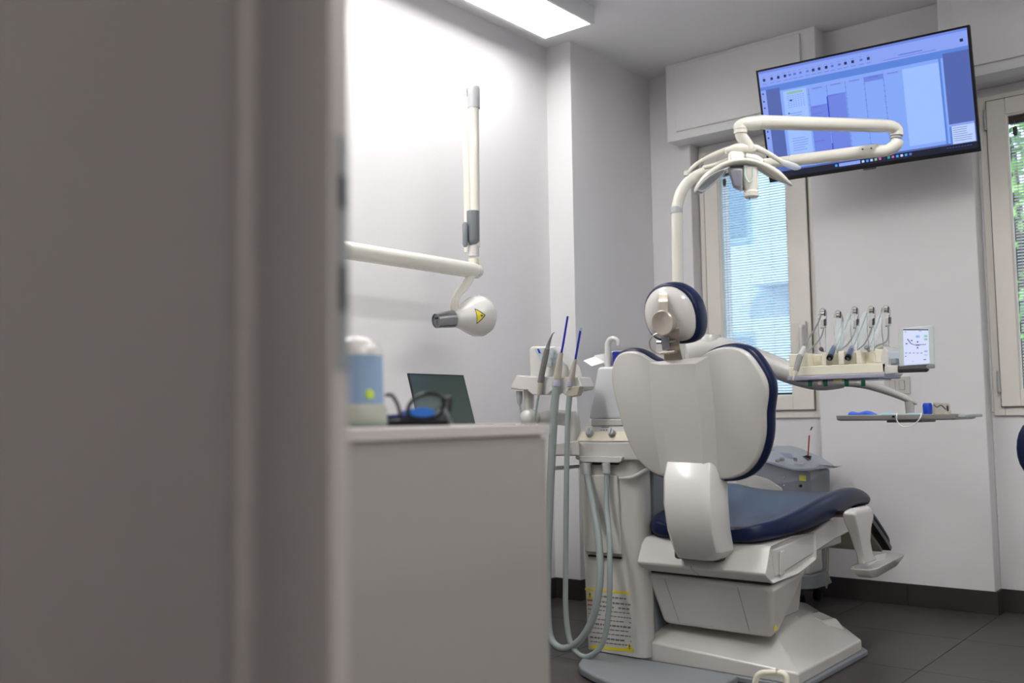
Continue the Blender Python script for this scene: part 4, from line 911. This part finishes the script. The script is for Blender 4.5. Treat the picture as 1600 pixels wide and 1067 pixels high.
# whip arms and handpieces
def whip(i, hx, hy, bx, by, hose, lbl, sleeve, hpc):
    Y = .11
    t = thing('whip_arm', lbl, 'handpiece arm', DY(hx, 549, Y), None)
    f = lambda px, py, o=Y: DY(px, py, o)
    for dx in (-6, 5):
        MB().tube([f(hx+dx*.6+2, 550), f(hx+dx, 520), f(hx+dx, hy+8)], .0018, 6, 2).build('rod', CHROME, t)
    MB().loft([[f(hx-5.5, hy+5, Y-.012), f(hx-5.5, hy-4, Y-.012), f(hx-3, hy-4, Y-.012), f(hx-3, hy+5, Y-.012)], [f(hx-5.5, hy+5, Y+.012), f(hx-5.5, hy-4, Y+.012), f(hx-3, hy-4, Y+.012), f(hx-3, hy+5, Y+.012)]]).build('roller_cheek', BRUSH, t, bevel=.001)
    MB().loft([[f(hx+2.8, hy+5, Y-.012), f(hx+2.8, hy-5, Y-.012), f(hx+5, hy-5, Y-.012), f(hx+5, hy+5, Y-.012)], [f(hx+2.8, hy+5, Y+.012), f(hx+2.8, hy-5, Y+.012), f(hx+5, hy-5, Y+.012), f(hx+5, hy+5, Y+.012)]]).build('roller_cheek', DKMET, t, bevel=.001)
    MB().tube([f(hx-4.5, hy+1), f(hx+4, hy+1)], [.0095, .0095], 12, 1).build('roller', CHROME, t)
    MB().tube([f(hx-6, hy+4), f(hx-4, hy-4), f(hx, hy-7), f(hx+5, hy-4), f(hx+6.5, hy+4), f(hx+5.5, hy+22)], .0020, 6, 3).build('arch', LGREY, t)
    if bx:
        MB().prism([f(bx-4, by-6, Y-.01), f(bx+2.5, by-7, Y-.01), f(bx+2.5, by+6, Y-.01), f(bx-4, by+6, Y-.01)], (0, .02, 0)).build('clip', WHITE2, t, bevel=.002)
        MB().prism([f(bx+1.0, by-7, Y-.014), f(bx+3.2, by-8, Y-.014), f(bx+3.2, by+2, Y-.014), f(bx+1.0, by+3, Y-.014)], (0, .02, 0)).build('clip_slot', DKMET, t, bevel=.0008)
        MB().tube([f(bx-3.5, by+6), f(bx+3, by+5)], .004, 8, 1).build('clip_roller', CHROME, t)
    h = thing('handpiece_hose', hpc+' hose', 'hose', hose[0] and f(*hose[0]))
    h['label'] = hpc
    mb = MB().tube([f(p[0], p[1]) for p in hose], .0034, 8, 4).build('tube', HOSE, h)
    if sleeve:
        (a0, a1), (b0, b1), wpx = sleeve
        r1 = px2m(wpx, 4.2)
        MB().tube([f(a0, a1, Y-.01), f((a0+b0)/2, (a1+b1)/2, Y-.05), f(b0, b1, Y-.09)], [r1*.8, r1*1.05, r1*.7], 12, 4).build('plastic_sleeve', CLEAR, h)
    return t
ords = ['leftmost', 'second from left', 'middle', 'fourth from left', 'rightmost']
whip(0, 1285, 489, 1286, 506, [(1284, 487), (1278, 505), (1263, 530), (1256, 545)], 'leftmost of the five slim chrome handpiece arms on the table', None, 'grey syringe hose over the leftmost chrome handpiece arm')
whip(1, 1309, 492, 0, 0, [(1313, 487), (1317, 500), (1316, 520), (1312, 540), (1308, 552)], 'second from left of the five slim chrome handpiece arms', ((1311, 503), (1313, 545), 7), 'clear sleeved hose on the second chrome handpiece arm')
whip(2, 1335, 486, 1337, 506, [(1333, 483), (1326, 500), (1316, 522), (1306, 542)], 'middle one of the five slim chrome handpiece arms', ((1331, 490), (1306, 545), 7.5), 'clear sleeved hose on the middle chrome handpiece arm')
whip(3, 1361, 485, 1362, 505, [(1357, 483), (1350, 502), (1342, 522), (1333, 542)], 'fourth from left of the five slim chrome handpiece arms', ((1356, 490), (1333, 545), 7.5), 'clear sleeved hose on the fourth chrome handpiece arm')
whip(4, 1384, 484, 1387, 503, [(1379, 481), (1373, 500), (1366, 522), (1360, 543)], 'rightmost of the five slim chrome handpiece arms', ((1378, 490), (1360, 542), 5.5), 'clear sleeved hose on the rightmost chrome handpiece arm')
# return hoses below the clips
for j, (pts, lb) in enumerate((([(1287, 513), (1282, 528), (1270, 542), (1262, 550)], 'left'), ([(1338, 512), (1334, 524), (1322, 540), (1308, 548)], 'middle'), ([(1362, 512), (1358, 524), (1350, 538), (1340, 546)], 'fourth'), ([(1388, 508), (1388, 524), (1384, 534), (1370, 540), (1366, 546)], 'right'))):
    o = MB().tube([DY(a_, b_, .10) for a_, b_ in pts], .0034, 8, 4).build('return_hose', HOSE, base=DY(*pts[-1], .10))
    tag(o, 'grey return hose curving down from the clip of the %s chrome arm' % {'left': 'leftmost', 'middle': 'middle', 'fourth': 'fourth', 'right': 'rightmost'}[lb], 'hose')
for px, lb in ((1298, 'left'), (1326.5, 'right')):
    t = thing('micromotor', 'blue grey micromotor handpiece with black end, %s of the two in the holder' % lb, 'handpiece', DY(px, 560, -.01))
    a = DY(px-2, 560, -.012); c = DY(px+5, 542, .06)
    MB().tube([a.lerp(c, .12), a.lerp(c, .5), c], [.0125, .0115, .009], 16, 1).build('body', mat('steel_blue_plastic', (.42, .46, .56), .3, metal=.3), t)
    MB().lathe(a, c-a, [(0, .008), (.002, .0125), (.014, .0128), (.018, .0115)], 18).build('end_cap', BLACK, t)
    MB().lathe(a, a-c, [(-.002, .0065), (.003, .006), (.004, .003)], 12).build('coupling', CHROME, t)
for px, py, lb in ((1285, 546.5, 'left'), (1355.5, 544, 'right')):
    t = thing('holder_knob', 'small round grey knob at the %s on top of the cream holder' % lb, 'knob', DY(px, py+4, .02))
    MB().lathe(DY(px, py, .02), (0, -1, .2), [(0, .006), (.008, .0085), (.016, .0085), (.018, .006)], 14).build('cap', DKMET if lb == 'left' else MGREY, t)
    MB().tube([DY(px, py, .02), DY(px+2, py+4, .06)], .006, 8, 1).build('stem', LGREY, t)
t = thing('air_water_syringe', 'grey syringe with cream cone tip hanging at the left table end', 'syringe', DY(1246, 590, -.03))
MB().tube([DY(1243.5, 580, -.03), DY(1250, 556, -.02)], [.0115, .0125], 14, 1).build('body', mat('syringe_grey', (.66, .66, .65), .3, metal=.3), t)
MB().tube([DY(1250, 557, -.02), DY(1256, 543, .04)], [.0125, .008], 14, 1).build('sleeve', WHITE, t)
MB().tube([DY(1243.7, 579.5, -.03), DY(1240.5, 590, -.035), DY(1239, 594.5, -.037)], [.0115, .005, .002], 12, 1).build('tip', CREAM, t)
# instrument tray
tz1 = at(1400, 649, y=3.85).z
tr3 = thing('instrument_tray', 'long grey steel instrument tray on the swing arm, below the tablet', 'tray', (-1.23, 3.87, tz1-.02))
X0t, X1t = at(1307, 652, y=3.78).x, at(1494, 650, y=3.78).x
b = MB(); zt_ = at(1400, 647.5, y=3.78).z; zb_ = at(1400, 657, y=3.78).z
ot = [(X0t, 3.78), (X1t, 3.78), (X1t, 4.05), (X0t, 4.05)]
def rz(i, z): return [Vector((X0t+i, 3.78+i, z)), Vector((X1t-i, 3.78+i, z)), Vector((X1t-i, 4.05-i, z)), Vector((X0t+i, 4.05-i, z))]
b.loft([rz(.012, zb_), rz(0, zb_+.004), rz(-.002, zt_), rz(.006, zt_), rz(.014, zb_+.006)])
b.build('tray_body', mat('satin_tray', (.66, .65, .63), .35, metal=.5), tr3, bevel=.003)
MB().box((at(1385, 657, y=3.8).x, 3.80, zb_-.008), (at(1440, 657, y=3.8).x, 3.98, zb_-.0005)).build('tray_support', MGREY, tr3, bevel=.002)
MB().box((X1t, 3.80, zt_-.014), (at(1510, 650, y=3.8).x, 4.03, zt_-.002)).build('clear_tray_end', mat('frosted_tray', (.78, .80, .80), .3, alpha=.7), tr3, bevel=.003)
MB().box((at(1394, 650, y=3.779).x, 3.777, zt_-.012), (at(1398, 650, y=3.779).x, 3.779, zt_-.004)).build('tray_clip', BLACK, tr3, smooth=False)
ZT = zb_+.0065
# items on the tray
gv = MB()
gp_ = [at(1325, 650, y=3.86), at(1340, 651, y=3.86)]
random.seed(2)
rg = []
for i, (px, top_) in enumerate(((1325, 645), (1329, 641), (1336, 643.5), (1344, 643), (1352, 641.5), (1357, 640), (1362, 645), (1372, 647))):
    c = at(px, 650, y=3.86); zt3 = at(px, top_, y=3.86).z
    rg.append([Vector((c.x, 3.84, zt_-.004)), Vector((c.x, 3.845+.01*math.sin(i), zt3)), Vector((c.x+.002, 3.88, zt3-.004+.004*math.sin(i*2))), Vector((c.x, 3.91, zt3-.003)), Vector((c.x, 3.925, zt_-.004)), Vector((c.x, 3.89, ZT))])
tag(MB().loft(rg).build('nitrile_glove', BLUG, base=(rg[3][5].x, 3.88, ZT), subd=1), 'crumpled bright blue rubber glove on the left of the tray', 'glove')
mk = thing('face_mask', 'pale blue face mask with white ear loop hanging over the tray edge', 'face mask', (at(1408, 650, y=3.85).x, 3.85, ZT))
rg = []
for i, (px, top_) in enumerate(((1368, 649), (1376, 646.5), (1384, 643.5), (1392, 646), (1400, 648), (1412, 647.5), (1420, 645.5), (1432, 644.5), (1441, 648))):
    c = at(px, 650, y=3.84); zt3 = at(px, top_, y=3.84).z
    rg.append([Vector((c.x, 3.80, zt_-.002)), Vector((c.x, 3.82, zt3)), Vector((c.x, 3.86, zt3+.001)), Vector((c.x, 3.90, zt3-.002)), Vector((c.x, 3.91, zt_-.003)), Vector((c.x, 3.86, ZT))])
MB().loft(rg).build('mask_body', MASK, mk, subd=1)
f = lambda px, py: at(px, py, y=3.765)
MB().tube([at(1401, 646, y=3.80), f(1401, 650), f(1401, 656), f(1406, 664), f(1414, 667), f(1424, 665), f(1434, 658), f(1439, 650), at(1439, 646, y=3.80)], .0022, 8, 5).build('ear_loop', PAPER, mk)
c = at(1449.5, 643, y=3.86)
cpz = at(1449, 629.5, y=3.86).z
tag(MB().lathe((c.x, 3.86, ZT), (0, 0, 1), [(0, .012), (.004, .014), ((cpz-ZT)*.3, .0165), ((cpz-ZT)*.85, .0175), (cpz-ZT, .013), (cpz-ZT-.001, .002)], 14).build('blue_cup', mat('blue_cup', (.05, .25, .72), .3), base=(c.x, 3.86, ZT)), 'small round blue pot on the right half of the tray', 'pot')
pk = thing('instrument_pouch', 'clear sterilising pouch with metal clip, right of the blue pot', 'pouch', (at(1470, 643, y=3.87).x, 3.87, ZT))
f = lambda px, py: at(px, py, y=3.87)
MB().prism([f(1457, 647), f(1482, 647), f(1480, 630), f(1457, 629)], (0, .035, 0)).build('pouch', mat('pouch_film', (.75, .73, .68), .2, alpha=.6), pk, bevel=.003)
MB().tube([f(1459, 632), f(1464, 636), f(1470, 633), f(1474, 636), f(1478, 640)], .002, 6, 3).build('metal_clip', DKMET, pk)
MB().tube([f(1480, 634), f(1481, 642)], .0035, 8, 1).build('clip_end', DKMET, pk)

# ================================================================== LASER CART behind the chair
ct = thing('equipment_cart', 'grey wheeled dental device under plastic wrap behind the chair seat', 'medical device', (-2.03, 4.6, 0))
YC = 4.63
f = lambda px, py, o=0: at(px, py, y=YC+o)
CG = mat('cart_grey', (.52, .54, .57), .35)
MB().prism([f(1150, 725), f(1180, 716), f(1212, 727), f(1240, 733), f(1266, 737), f(1266, 800), f(1170, 800), f(1150, 780)], (0, .26, 0)).build('body', CG, ct, bevel=.01)
MB().prism([f(1150, 745, -.002), f(1180, 742, -.002), f(1200, 748, -.002), f(1222, 762, -.002), f(1232, 800, -.002), f(1150, 800, -.002)], (0, .02, 0)).build('front_shell', CREAM if False else WHITE2, ct, bevel=.006)
top_r = []
for px, ya, yb in ((1165, 716, 700), (1185, 719, 697), (1205, 725, 695.5), (1222, 730, 700), (1240, 735, 708), (1256, 736, 715), (1270, 735, 724), (1277, 733, 729)):
    a = f(px, ya, -.03); c = f(px, yb, .24)
    top_r.append([a, a+Vector((0, 0, .012)), Vector((a.x, a.y+.03, a.z+.022)), Vector((a.x, c.y-.02, c.z)), c-Vector((0, 0, .006)), Vector((a.x, c.y, a.z))])
MB().loft(top_r).build('console_top', mat('cart_top_grey', (.63, .66, .70), .25), ct, bevel=.003)
tp_ = lambda px, py: f(px, py, .10)
MB().prism([f(1205, 703, .12), f(1236, 710, .12), f(1240, 717, .06), f(1212, 714, .06)], (0, 0, .004)).build('control_screen', mat('cart_screen', (.45, .50, .62), .15), ct, bevel=.001)
for px, py in ((1215, 721), (1222, 719)):
    MB().lathe(f(px, py, -.01), (0, -.5, 1), [(0, .012), (.012, .010), (.014, .002)], 14).build('dial', MGREY, ct)
MB().prism([f(1240, 716, .02), f(1246, 717, .02), f(1246, 721, .02), f(1240, 720, .02)], (0, 0, .004)).build('yellow_sticker', YEL, ct, smooth=False)
MB().prism([f(1249, 742, -.003), f(1259, 743, -.003), f(1259, 752, -.003), f(1249, 751, -.003)], (0, .003, 0)).build('yellow_sticker', YEL, ct, smooth=False)
for py in (746, 758.5): MB().lathe(f(1225.5, py, -.001), (0, -1, 0), [(0, .005), (.003, .004), (.005, .001)], 10).build('screw', CHROME, ct)
MB().lathe(f(1251, 759, -.001), (0, -1, 0), [(0, .008), (.008, .006)], 12).build('port', BLACK, ct)
MB().prism([f(1241, 724, 0), f(1254, 725, 0), f(1254, 729, 0), f(1241, 728, 0)], (0, .02, .006)).build('pocket', LAVG, ct, smooth=False)
b = MB().box((at(1215, 850, y=4.64).x, 4.64, .15), (at(1266, 850, y=4.64).x, 4.80, .56)); b.build('column', WHITE2, ct, bevel=.02)
ce = at(1255, 900, y=4.55)
MB().loft([disc_poly((-2.07, 4.72, .095), (.20, 0, 0), (0, .19, 0), 16, 3), disc_poly((-2.07, 4.72, .155), (.18, 0, 0), (0, .17, 0), 16, 3)]).build('foot', MGREY, ct, bevel=.006)
for x_, y_ in ((-2.19, 4.62), (-1.96, 4.62), (-2.19, 4.82), (-1.96, 4.82)):
    MB().lathe((x_-.012, y_, .03), (1, 0, 0), [(0, .02), (.002, .03), (.022, .03), (.024, .02)], 16).build('castor', BLACK, ct)
    MB().tube([(x_, y_, .05), (x_, y_, .10)], .010, 8, 1).build('castor_stem', DGREY, ct)
WRAP = mat('plastic_wrap', (.85, .87, .90), .08, alpha=.16)
wr = []
for px, ya, yb in ((1165, 760, 697), (1205, 758, 692), (1240, 752, 704), (1270, 748, 720), (1284, 742, 728)):
    wr.append([f(px, ya, -.05), f(px, (ya+yb)/2-2, -.055), f(px, yb, .05), f(px, yb+2, .26)])
b = MB()
for i in range(4):
    for j in range(3): b.add([wr[i][j], wr[i+1][j], wr[i+1][j+1], wr[i][j+1]], [(0, 1, 2, 3)])
b.build('plastic_wrap', WRAP, ct, subd=0)
rs_ = thing('red_probe', 'thin red stick with black holder standing on the grey device', 'probe', f(1263, 720, .1))
g = lambda px, py: f(px, py, .1)
MB().tube([g(1262.5, 712), g(1264.5, 680)], .0035, 8, 1).build('red_rod', RED, rs_)
MB().tube([g(1264.5, 680), g(1266, 674)], .003, 8, 1).build('clear_section', PAPER, rs_)
MB().tube([g(1266.5, 672), g(1269, 667)], [.003, .0035], 8, 1).build('black_tip', BLACK, rs_)
MB().prism([g(1253, 713), g(1260, 711), g(1266, 712.5), g(1264.5, 719), g(1262, 720)], (0, .02, 0)).build('holder', BLACK, rs_, bevel=.002)

# cord hanging under chair and floor probe
cd = MB().tube([at(1293, 848, y=4.3), at(1291.5, 870, y=4.3), at(1290, 900, y=4.3), at(1290.5, 917, y=4.3), at(1292.5, 915, y=4.3), at(1294, 880, y=4.3), at(1294.5, 848, y=4.3)], .0025, 8, 4).build('cord_loop', mat('white_cord', (.72, .70, .66), .6), base=at(1292, 848, y=4.3))
tag(cd, 'thin white cord loop hanging below the chair leg rest', 'cord')

# foot control
fc = thing('foot_control', 'white foot control with a hoop handle at the bottom edge', 'foot control', (-1.28, 2.83, 0))
MB().lathe((-1.28, 2.83, 0), (0, 0, 1), [(0, .11), (.012, .115), (.022, .11), (.045, .07), (.052, .02)], 30).build('base', WHITE2, fc)
f = lambda px, py: at(px, py, y=2.83)
MB().tube([f(1178, 1092), f(1180, 1066), f(1187, 1053), f(1205, 1050.5), f(1222, 1052), f(1229, 1060), f(1230, 1092)], [.008, .009, .009, .009, .009, .010, .010], 12, 4).build('hoop', CREAM, fc)
MB().tube([f(1215, 1051), f(1215, 1045.5)], [.010, .006], 12, 1).build('button', BEIGE, fc)

# ================================================================== STOOL at right
so_ = thing('operator_stool', 'navy stool backrest cut by the right picture edge', 'stool', (-.62, 3.85, 0))
rings = []
for z_, hw in ((.690, .13), (.70, .165), (.74, .192), (.80, .200), (.86, .190), (.905, .160), (.918, .12)):
    c = Vector((-.645, 4.0, z_)); pts = []
    for k in range(14):
        a = 2*math.pi*k/14; x_ = math.cos(a)*hw; y_ = math.sin(a)*.035
        pts.append(c+Vector((x_, y_-.9*x_*x_, 0)))
    rings.append(pts)
MB().loft(rings).build('backrest', BLUE, so_, subd=1)
MB().loft([disc_poly((-.60, 3.80, z_), (r_, 0, 0), (0, r_, 0), 20, 2.3) for z_, r_ in ((.47, .15), (.48, .175), (.52, .18), (.54, .16))]).build('seat', BLUE, so_, subd=1)
MB().tube([(-.62, 3.94, .46), (-.63, 4.05, .48), (-.64, 4.06, .60), (-.64, 4.03, .74)], .012, 10, 4).build('back_bar', CHROME, so_)
MB().tube([(-.60, 3.80, .10), (-.60, 3.80, .47)], .022, 14, 1).build('gas_column', CHROME, so_)
for k in range(5):
    a = 2*math.pi*k/5+.3; dx, dy = math.cos(a), math.sin(a)
    lg = MB().tube([(-.60, 3.80, .10), (-.60+dx*.2, 3.80+dy*.2, .065)], [.02, .012], 8, 1).build('leg', CHROME, so_)
    MB().lathe((-.60+dx*.2-.012, 3.80+dy*.2, .025), (1, 0, 0), [(0, .015), (.002, .025), (.022, .025), (.024, .015)], 14).build('castor', BLACK, lg)

# ================================================================== things on the foreground worktop
cn = thing('canister', 'blue canister with white domed lid on the foreground worktop', 'canister', at(570, 664, d=1.85))
cz = .9335; cc = at(556, 660, d=1.78); cc = Vector((cc.x, cc.y, cz)); fz = lambda py: at(556, py, d=1.78).z-cz
R1 = px2m(46, 1.78)
MB().lathe(cc, (0, 0, 1), [(0, R1*1.0), (.004, R1*1.06), (fz(640), R1*1.06), (fz(632), R1*.98)], 32).build('base', mat('canister_base', (.66, .66, .61), .4), cn)
MB().lathe(cc+Vector((0, 0, fz(632))), (0, 0, 1), [(0, R1*.96), (fz(560)-fz(632), R1*.92), (fz(552)-fz(632), R1*.90)], 32).build('body', mat('canister_blue', (.52, .62, .73), .3), cn)
MB().lathe(cc+Vector((0, 0, fz(556))), (0, 0, 1), [(0, R1*.93), (fz(545)-fz(556), R1*.90), (fz(535)-fz(556), R1*.72), (fz(527)-fz(556), R1*.40), (fz(525)-fz(556), R1*.05)], 32).build('lid', WHITE, cn)
ang = Vector((CP.x-cc.x, CP.y-cc.y, 0)).normalized(); sd = Vector((-ang.y, ang.x, 0))
if sd.dot(RT) < 0: sd = -sd
pd = (ang*.87+sd*.48).normalized()
MB().lathe(cc+Vector((0, 0, fz(617)))+pd*(R1*.94), pd, [(0, .009), (.003, .008)], 16).build('yellow_button', mat('lime_button', (.78, .86, .30), .4), cn)
MB().lathe(cc+Vector((0, 0, .006)), (0, 0, 1), [(0, R1*1.075), (.004, R1*1.075)], 32).build('base_ring', mat('teal_ring', (.50, .62, .58), .4), cn)

gg = thing('loupe_goggles', 'black framed protective goggles with painted blue lens reflection, on a dark case', 'goggles', at(650, 658, d=1.9))
g = lambda px, py, d=1.9: at(px, py, d=d)
pz0 = at(650, 661, d=1.9).z
cs = thing('glasses_case', 'flat black case lying under the goggles on the worktop', 'case', Vector((g(650, 660).x, g(650, 660).y, .9335)))
ca = [g(592, 655, 1.88), g(703, 655, 1.86)]
fwd = Vector((FW.x, FW.y, 0)).normalized()
z_c = .9335
def cq(px, o, z): p = g(px, 655, 1.85); return Vector((p.x, p.y, z))+fwd*o
MB().hexa([cq(592, 0, z_c), cq(704, 0, z_c), cq(704, .09, z_c), cq(592, .09, z_c), cq(594, .004, z_c+.012), cq(702, .004, z_c+.012), cq(702, .085, z_c+.012), cq(594, .085, z_c+.012)]).build('case_body', BLACK, cs, bevel=.004)
MB().tube([cq(594, .02, z_c+.016), cq(626, .02, z_c+.018), cq(640, .02, z_c+.016)], .005, 8, 3).build('blue_trim', mat('dark_blue_trim', (.13, .17, .40), .3), cs)
def gl2(px, py, o=0.0): p = g(px, py, 1.87); return p+fwd*o
MB().tube([gl2(641, 652), gl2(637, 640), gl2(645, 625), gl2(662, 616), gl2(682, 616), gl2(694, 624), gl2(692, 638), gl2(684, 650), gl2(662, 655), gl2(641, 652)], .0038, 10, 4).build('lens_frame', BLACK, gg)
MB().prism([gl2(641, 652, .002), gl2(638, 640, .002), gl2(660, 636, .002), gl2(679, 641, .002), gl2(678, 650, .002), gl2(662, 654, .002)], fwd*.002).build('lens_reflection', mat('blue_reflection', (.16, .50, .92), .15, coat=.5), gg, smooth=False)  # blue reflection of the lens, painted as a solid coloured patch
MB().prism([gl2(640, 640, .004), gl2(648, 624, .004), gl2(664, 618, .004), gl2(684, 619, .004), gl2(690, 630, .004), gl2(680, 641, .004), gl2(660, 636, .004)], fwd*.001).build('clear_lens', mat('clear_lens', (.6, .66, .68), .05, alpha=.25), gg, smooth=False)
MB().tube([gl2(692, 626), gl2(702, 622, .02), gl2(700, 640, .04), gl2(694, 652, .03)], [.004, .005, .004, .004], 8, 3).build('hinge_arm', BLACK, gg)
MB().tube([gl2(604, 618, -.02), gl2(614, 618, -.02), gl2(622, 632, -.01), gl2(626, 650, 0)], [.003, .004, .004, .004], 8, 4).build('temple', DGREY, gg)
MB().tube([gl2(626, 650), gl2(632, 655), gl2(643, 652)], .005, 8, 3).build('temple', BLACK, gg)
MB().prism([gl2(624, 652, .03), gl2(636, 650, .03), gl2(636, 642, .03), gl2(626, 641, .03)], fwd*.01).build('side_lens', mat('side_blue', (.30, .45, .85), .2), gg, smooth=False)
MB().tube([gl2(680, 650), gl2(692, 640), gl2(700, 650), gl2(700, 656)], .003, 8, 3).build('strap', MGREY, gg)

# ================================================================== OUTSIDE
MB().box((-30, 5.6, -4.2), (25, 60, -4.0)).build('street_ground', mat('asphalt', (.45, .45, .46), .9), None, smooth=False, kind='structure')
fac = thing('neighbour_building', 'pale building facade outside the window behind the blind', 'building', (-9, 13, -4))
FB = mat('facade_pale', (.66, .75, .83), .9, var=.45, vscale=.9)
MB().box((-14, 13, -4), (-4.2, 20, 9)).build('wall', FB, fac, smooth=False)
for i in range(6):
    for j in range(4):
        x_ = -12.6+i*1.45; z_ = -2.4+j*2.9
        wf = MB().box((x_, 12.96, z_), (x_+.75, 13.02, z_+1.6)).build('window', mat('facade_shutter', (.52, .65, .76), .6), fac, smooth=False)
        MB().box((x_+.06, 12.945, z_+.08), (x_+.69, 12.97, z_+1.52)).build('pane', mat('facade_glass', (.38, .50, .60), .1), wf, smooth=False)
    MB().box((-13.9+i*1.6, 12.6, -.2+(i % 2)*2.9), (-12.9+i*1.6, 13.0, -.05+(i % 2)*2.9)).build('balcony', FB, fac, smooth=False)
LEAF = mat('leaf_green', (.52, .66, .34), .45, var=.5, vscale=4)
BARK = mat('bark', (.30, .24, .19), .9, bump=.4)
def tree(cx, cy, cz, r, n, label, seed):
    random.seed(seed)
    t = thing('leafy_tree', label, 'tree', (cx, cy, -4.0))
    MB().tube([(cx, cy, -4.0), (cx+.1, cy, cz-r*.5), (cx, cy+.1, cz+r*.3)], [.18, .12, .04], 8, 3).build('trunk', BARK, t)
    b = MB()
    for k in range(n):
        d = Vector((random.gauss(0, 1), random.gauss(0, 1), random.gauss(0, 1))).normalized()*r*random.random()**.4
        c = Vector((cx, cy, cz))+Vector((d.x, d.y, d.z*1.3)); u = Vector((random.gauss(0, 1), random.gauss(0, 1), random.gauss(0, .6))).normalized(); v = u.orthogonal().normalized()
        l = random.uniform(.05, .10)
        b.add([c-u*l, c+v*l*.45, c+u*l, c-v*l*.45], [(0, 1, 2, 3)])
    b.build('foliage', LEAF, t, smooth=False, kind='stuff')
tree(-1.95, 9.0, 3.0, 1.3, 1900, 'leafy green tree outside the right hand window', 5)
tree(-6.6, 11.2, -.4, .8, 1800, 'smaller tree outside the left hand window', 6)

# groups of repeats
GR = {'ceiling_light': 'led panels on the ceiling', 'venetian_blind': 'blinds in the windows', 'whip_arm': 'chrome handpiece arms on the instrument table',
      'handpiece_hose': 'hoses over the chrome handpiece arms', 'return_hose': 'hoses below the chrome arm clips', 'micromotor': 'micromotors in the cream holder',
      'suction_handpiece': 'suction handpieces in the assistant console', 'holder_knob': 'small knobs on the cream holder', 'leafy_tree': 'trees outside the windows',
      'wall_cabinet': 'white cabinets', 'base_cabinet': 'white cabinets', 'worktop': 'cabinet worktops'}
for o in list(bpy.data.objects):
    k = o.name.split('.')[0]
    if o.parent is None and k in GR and 'label' in o: o['group'] = GR[k]
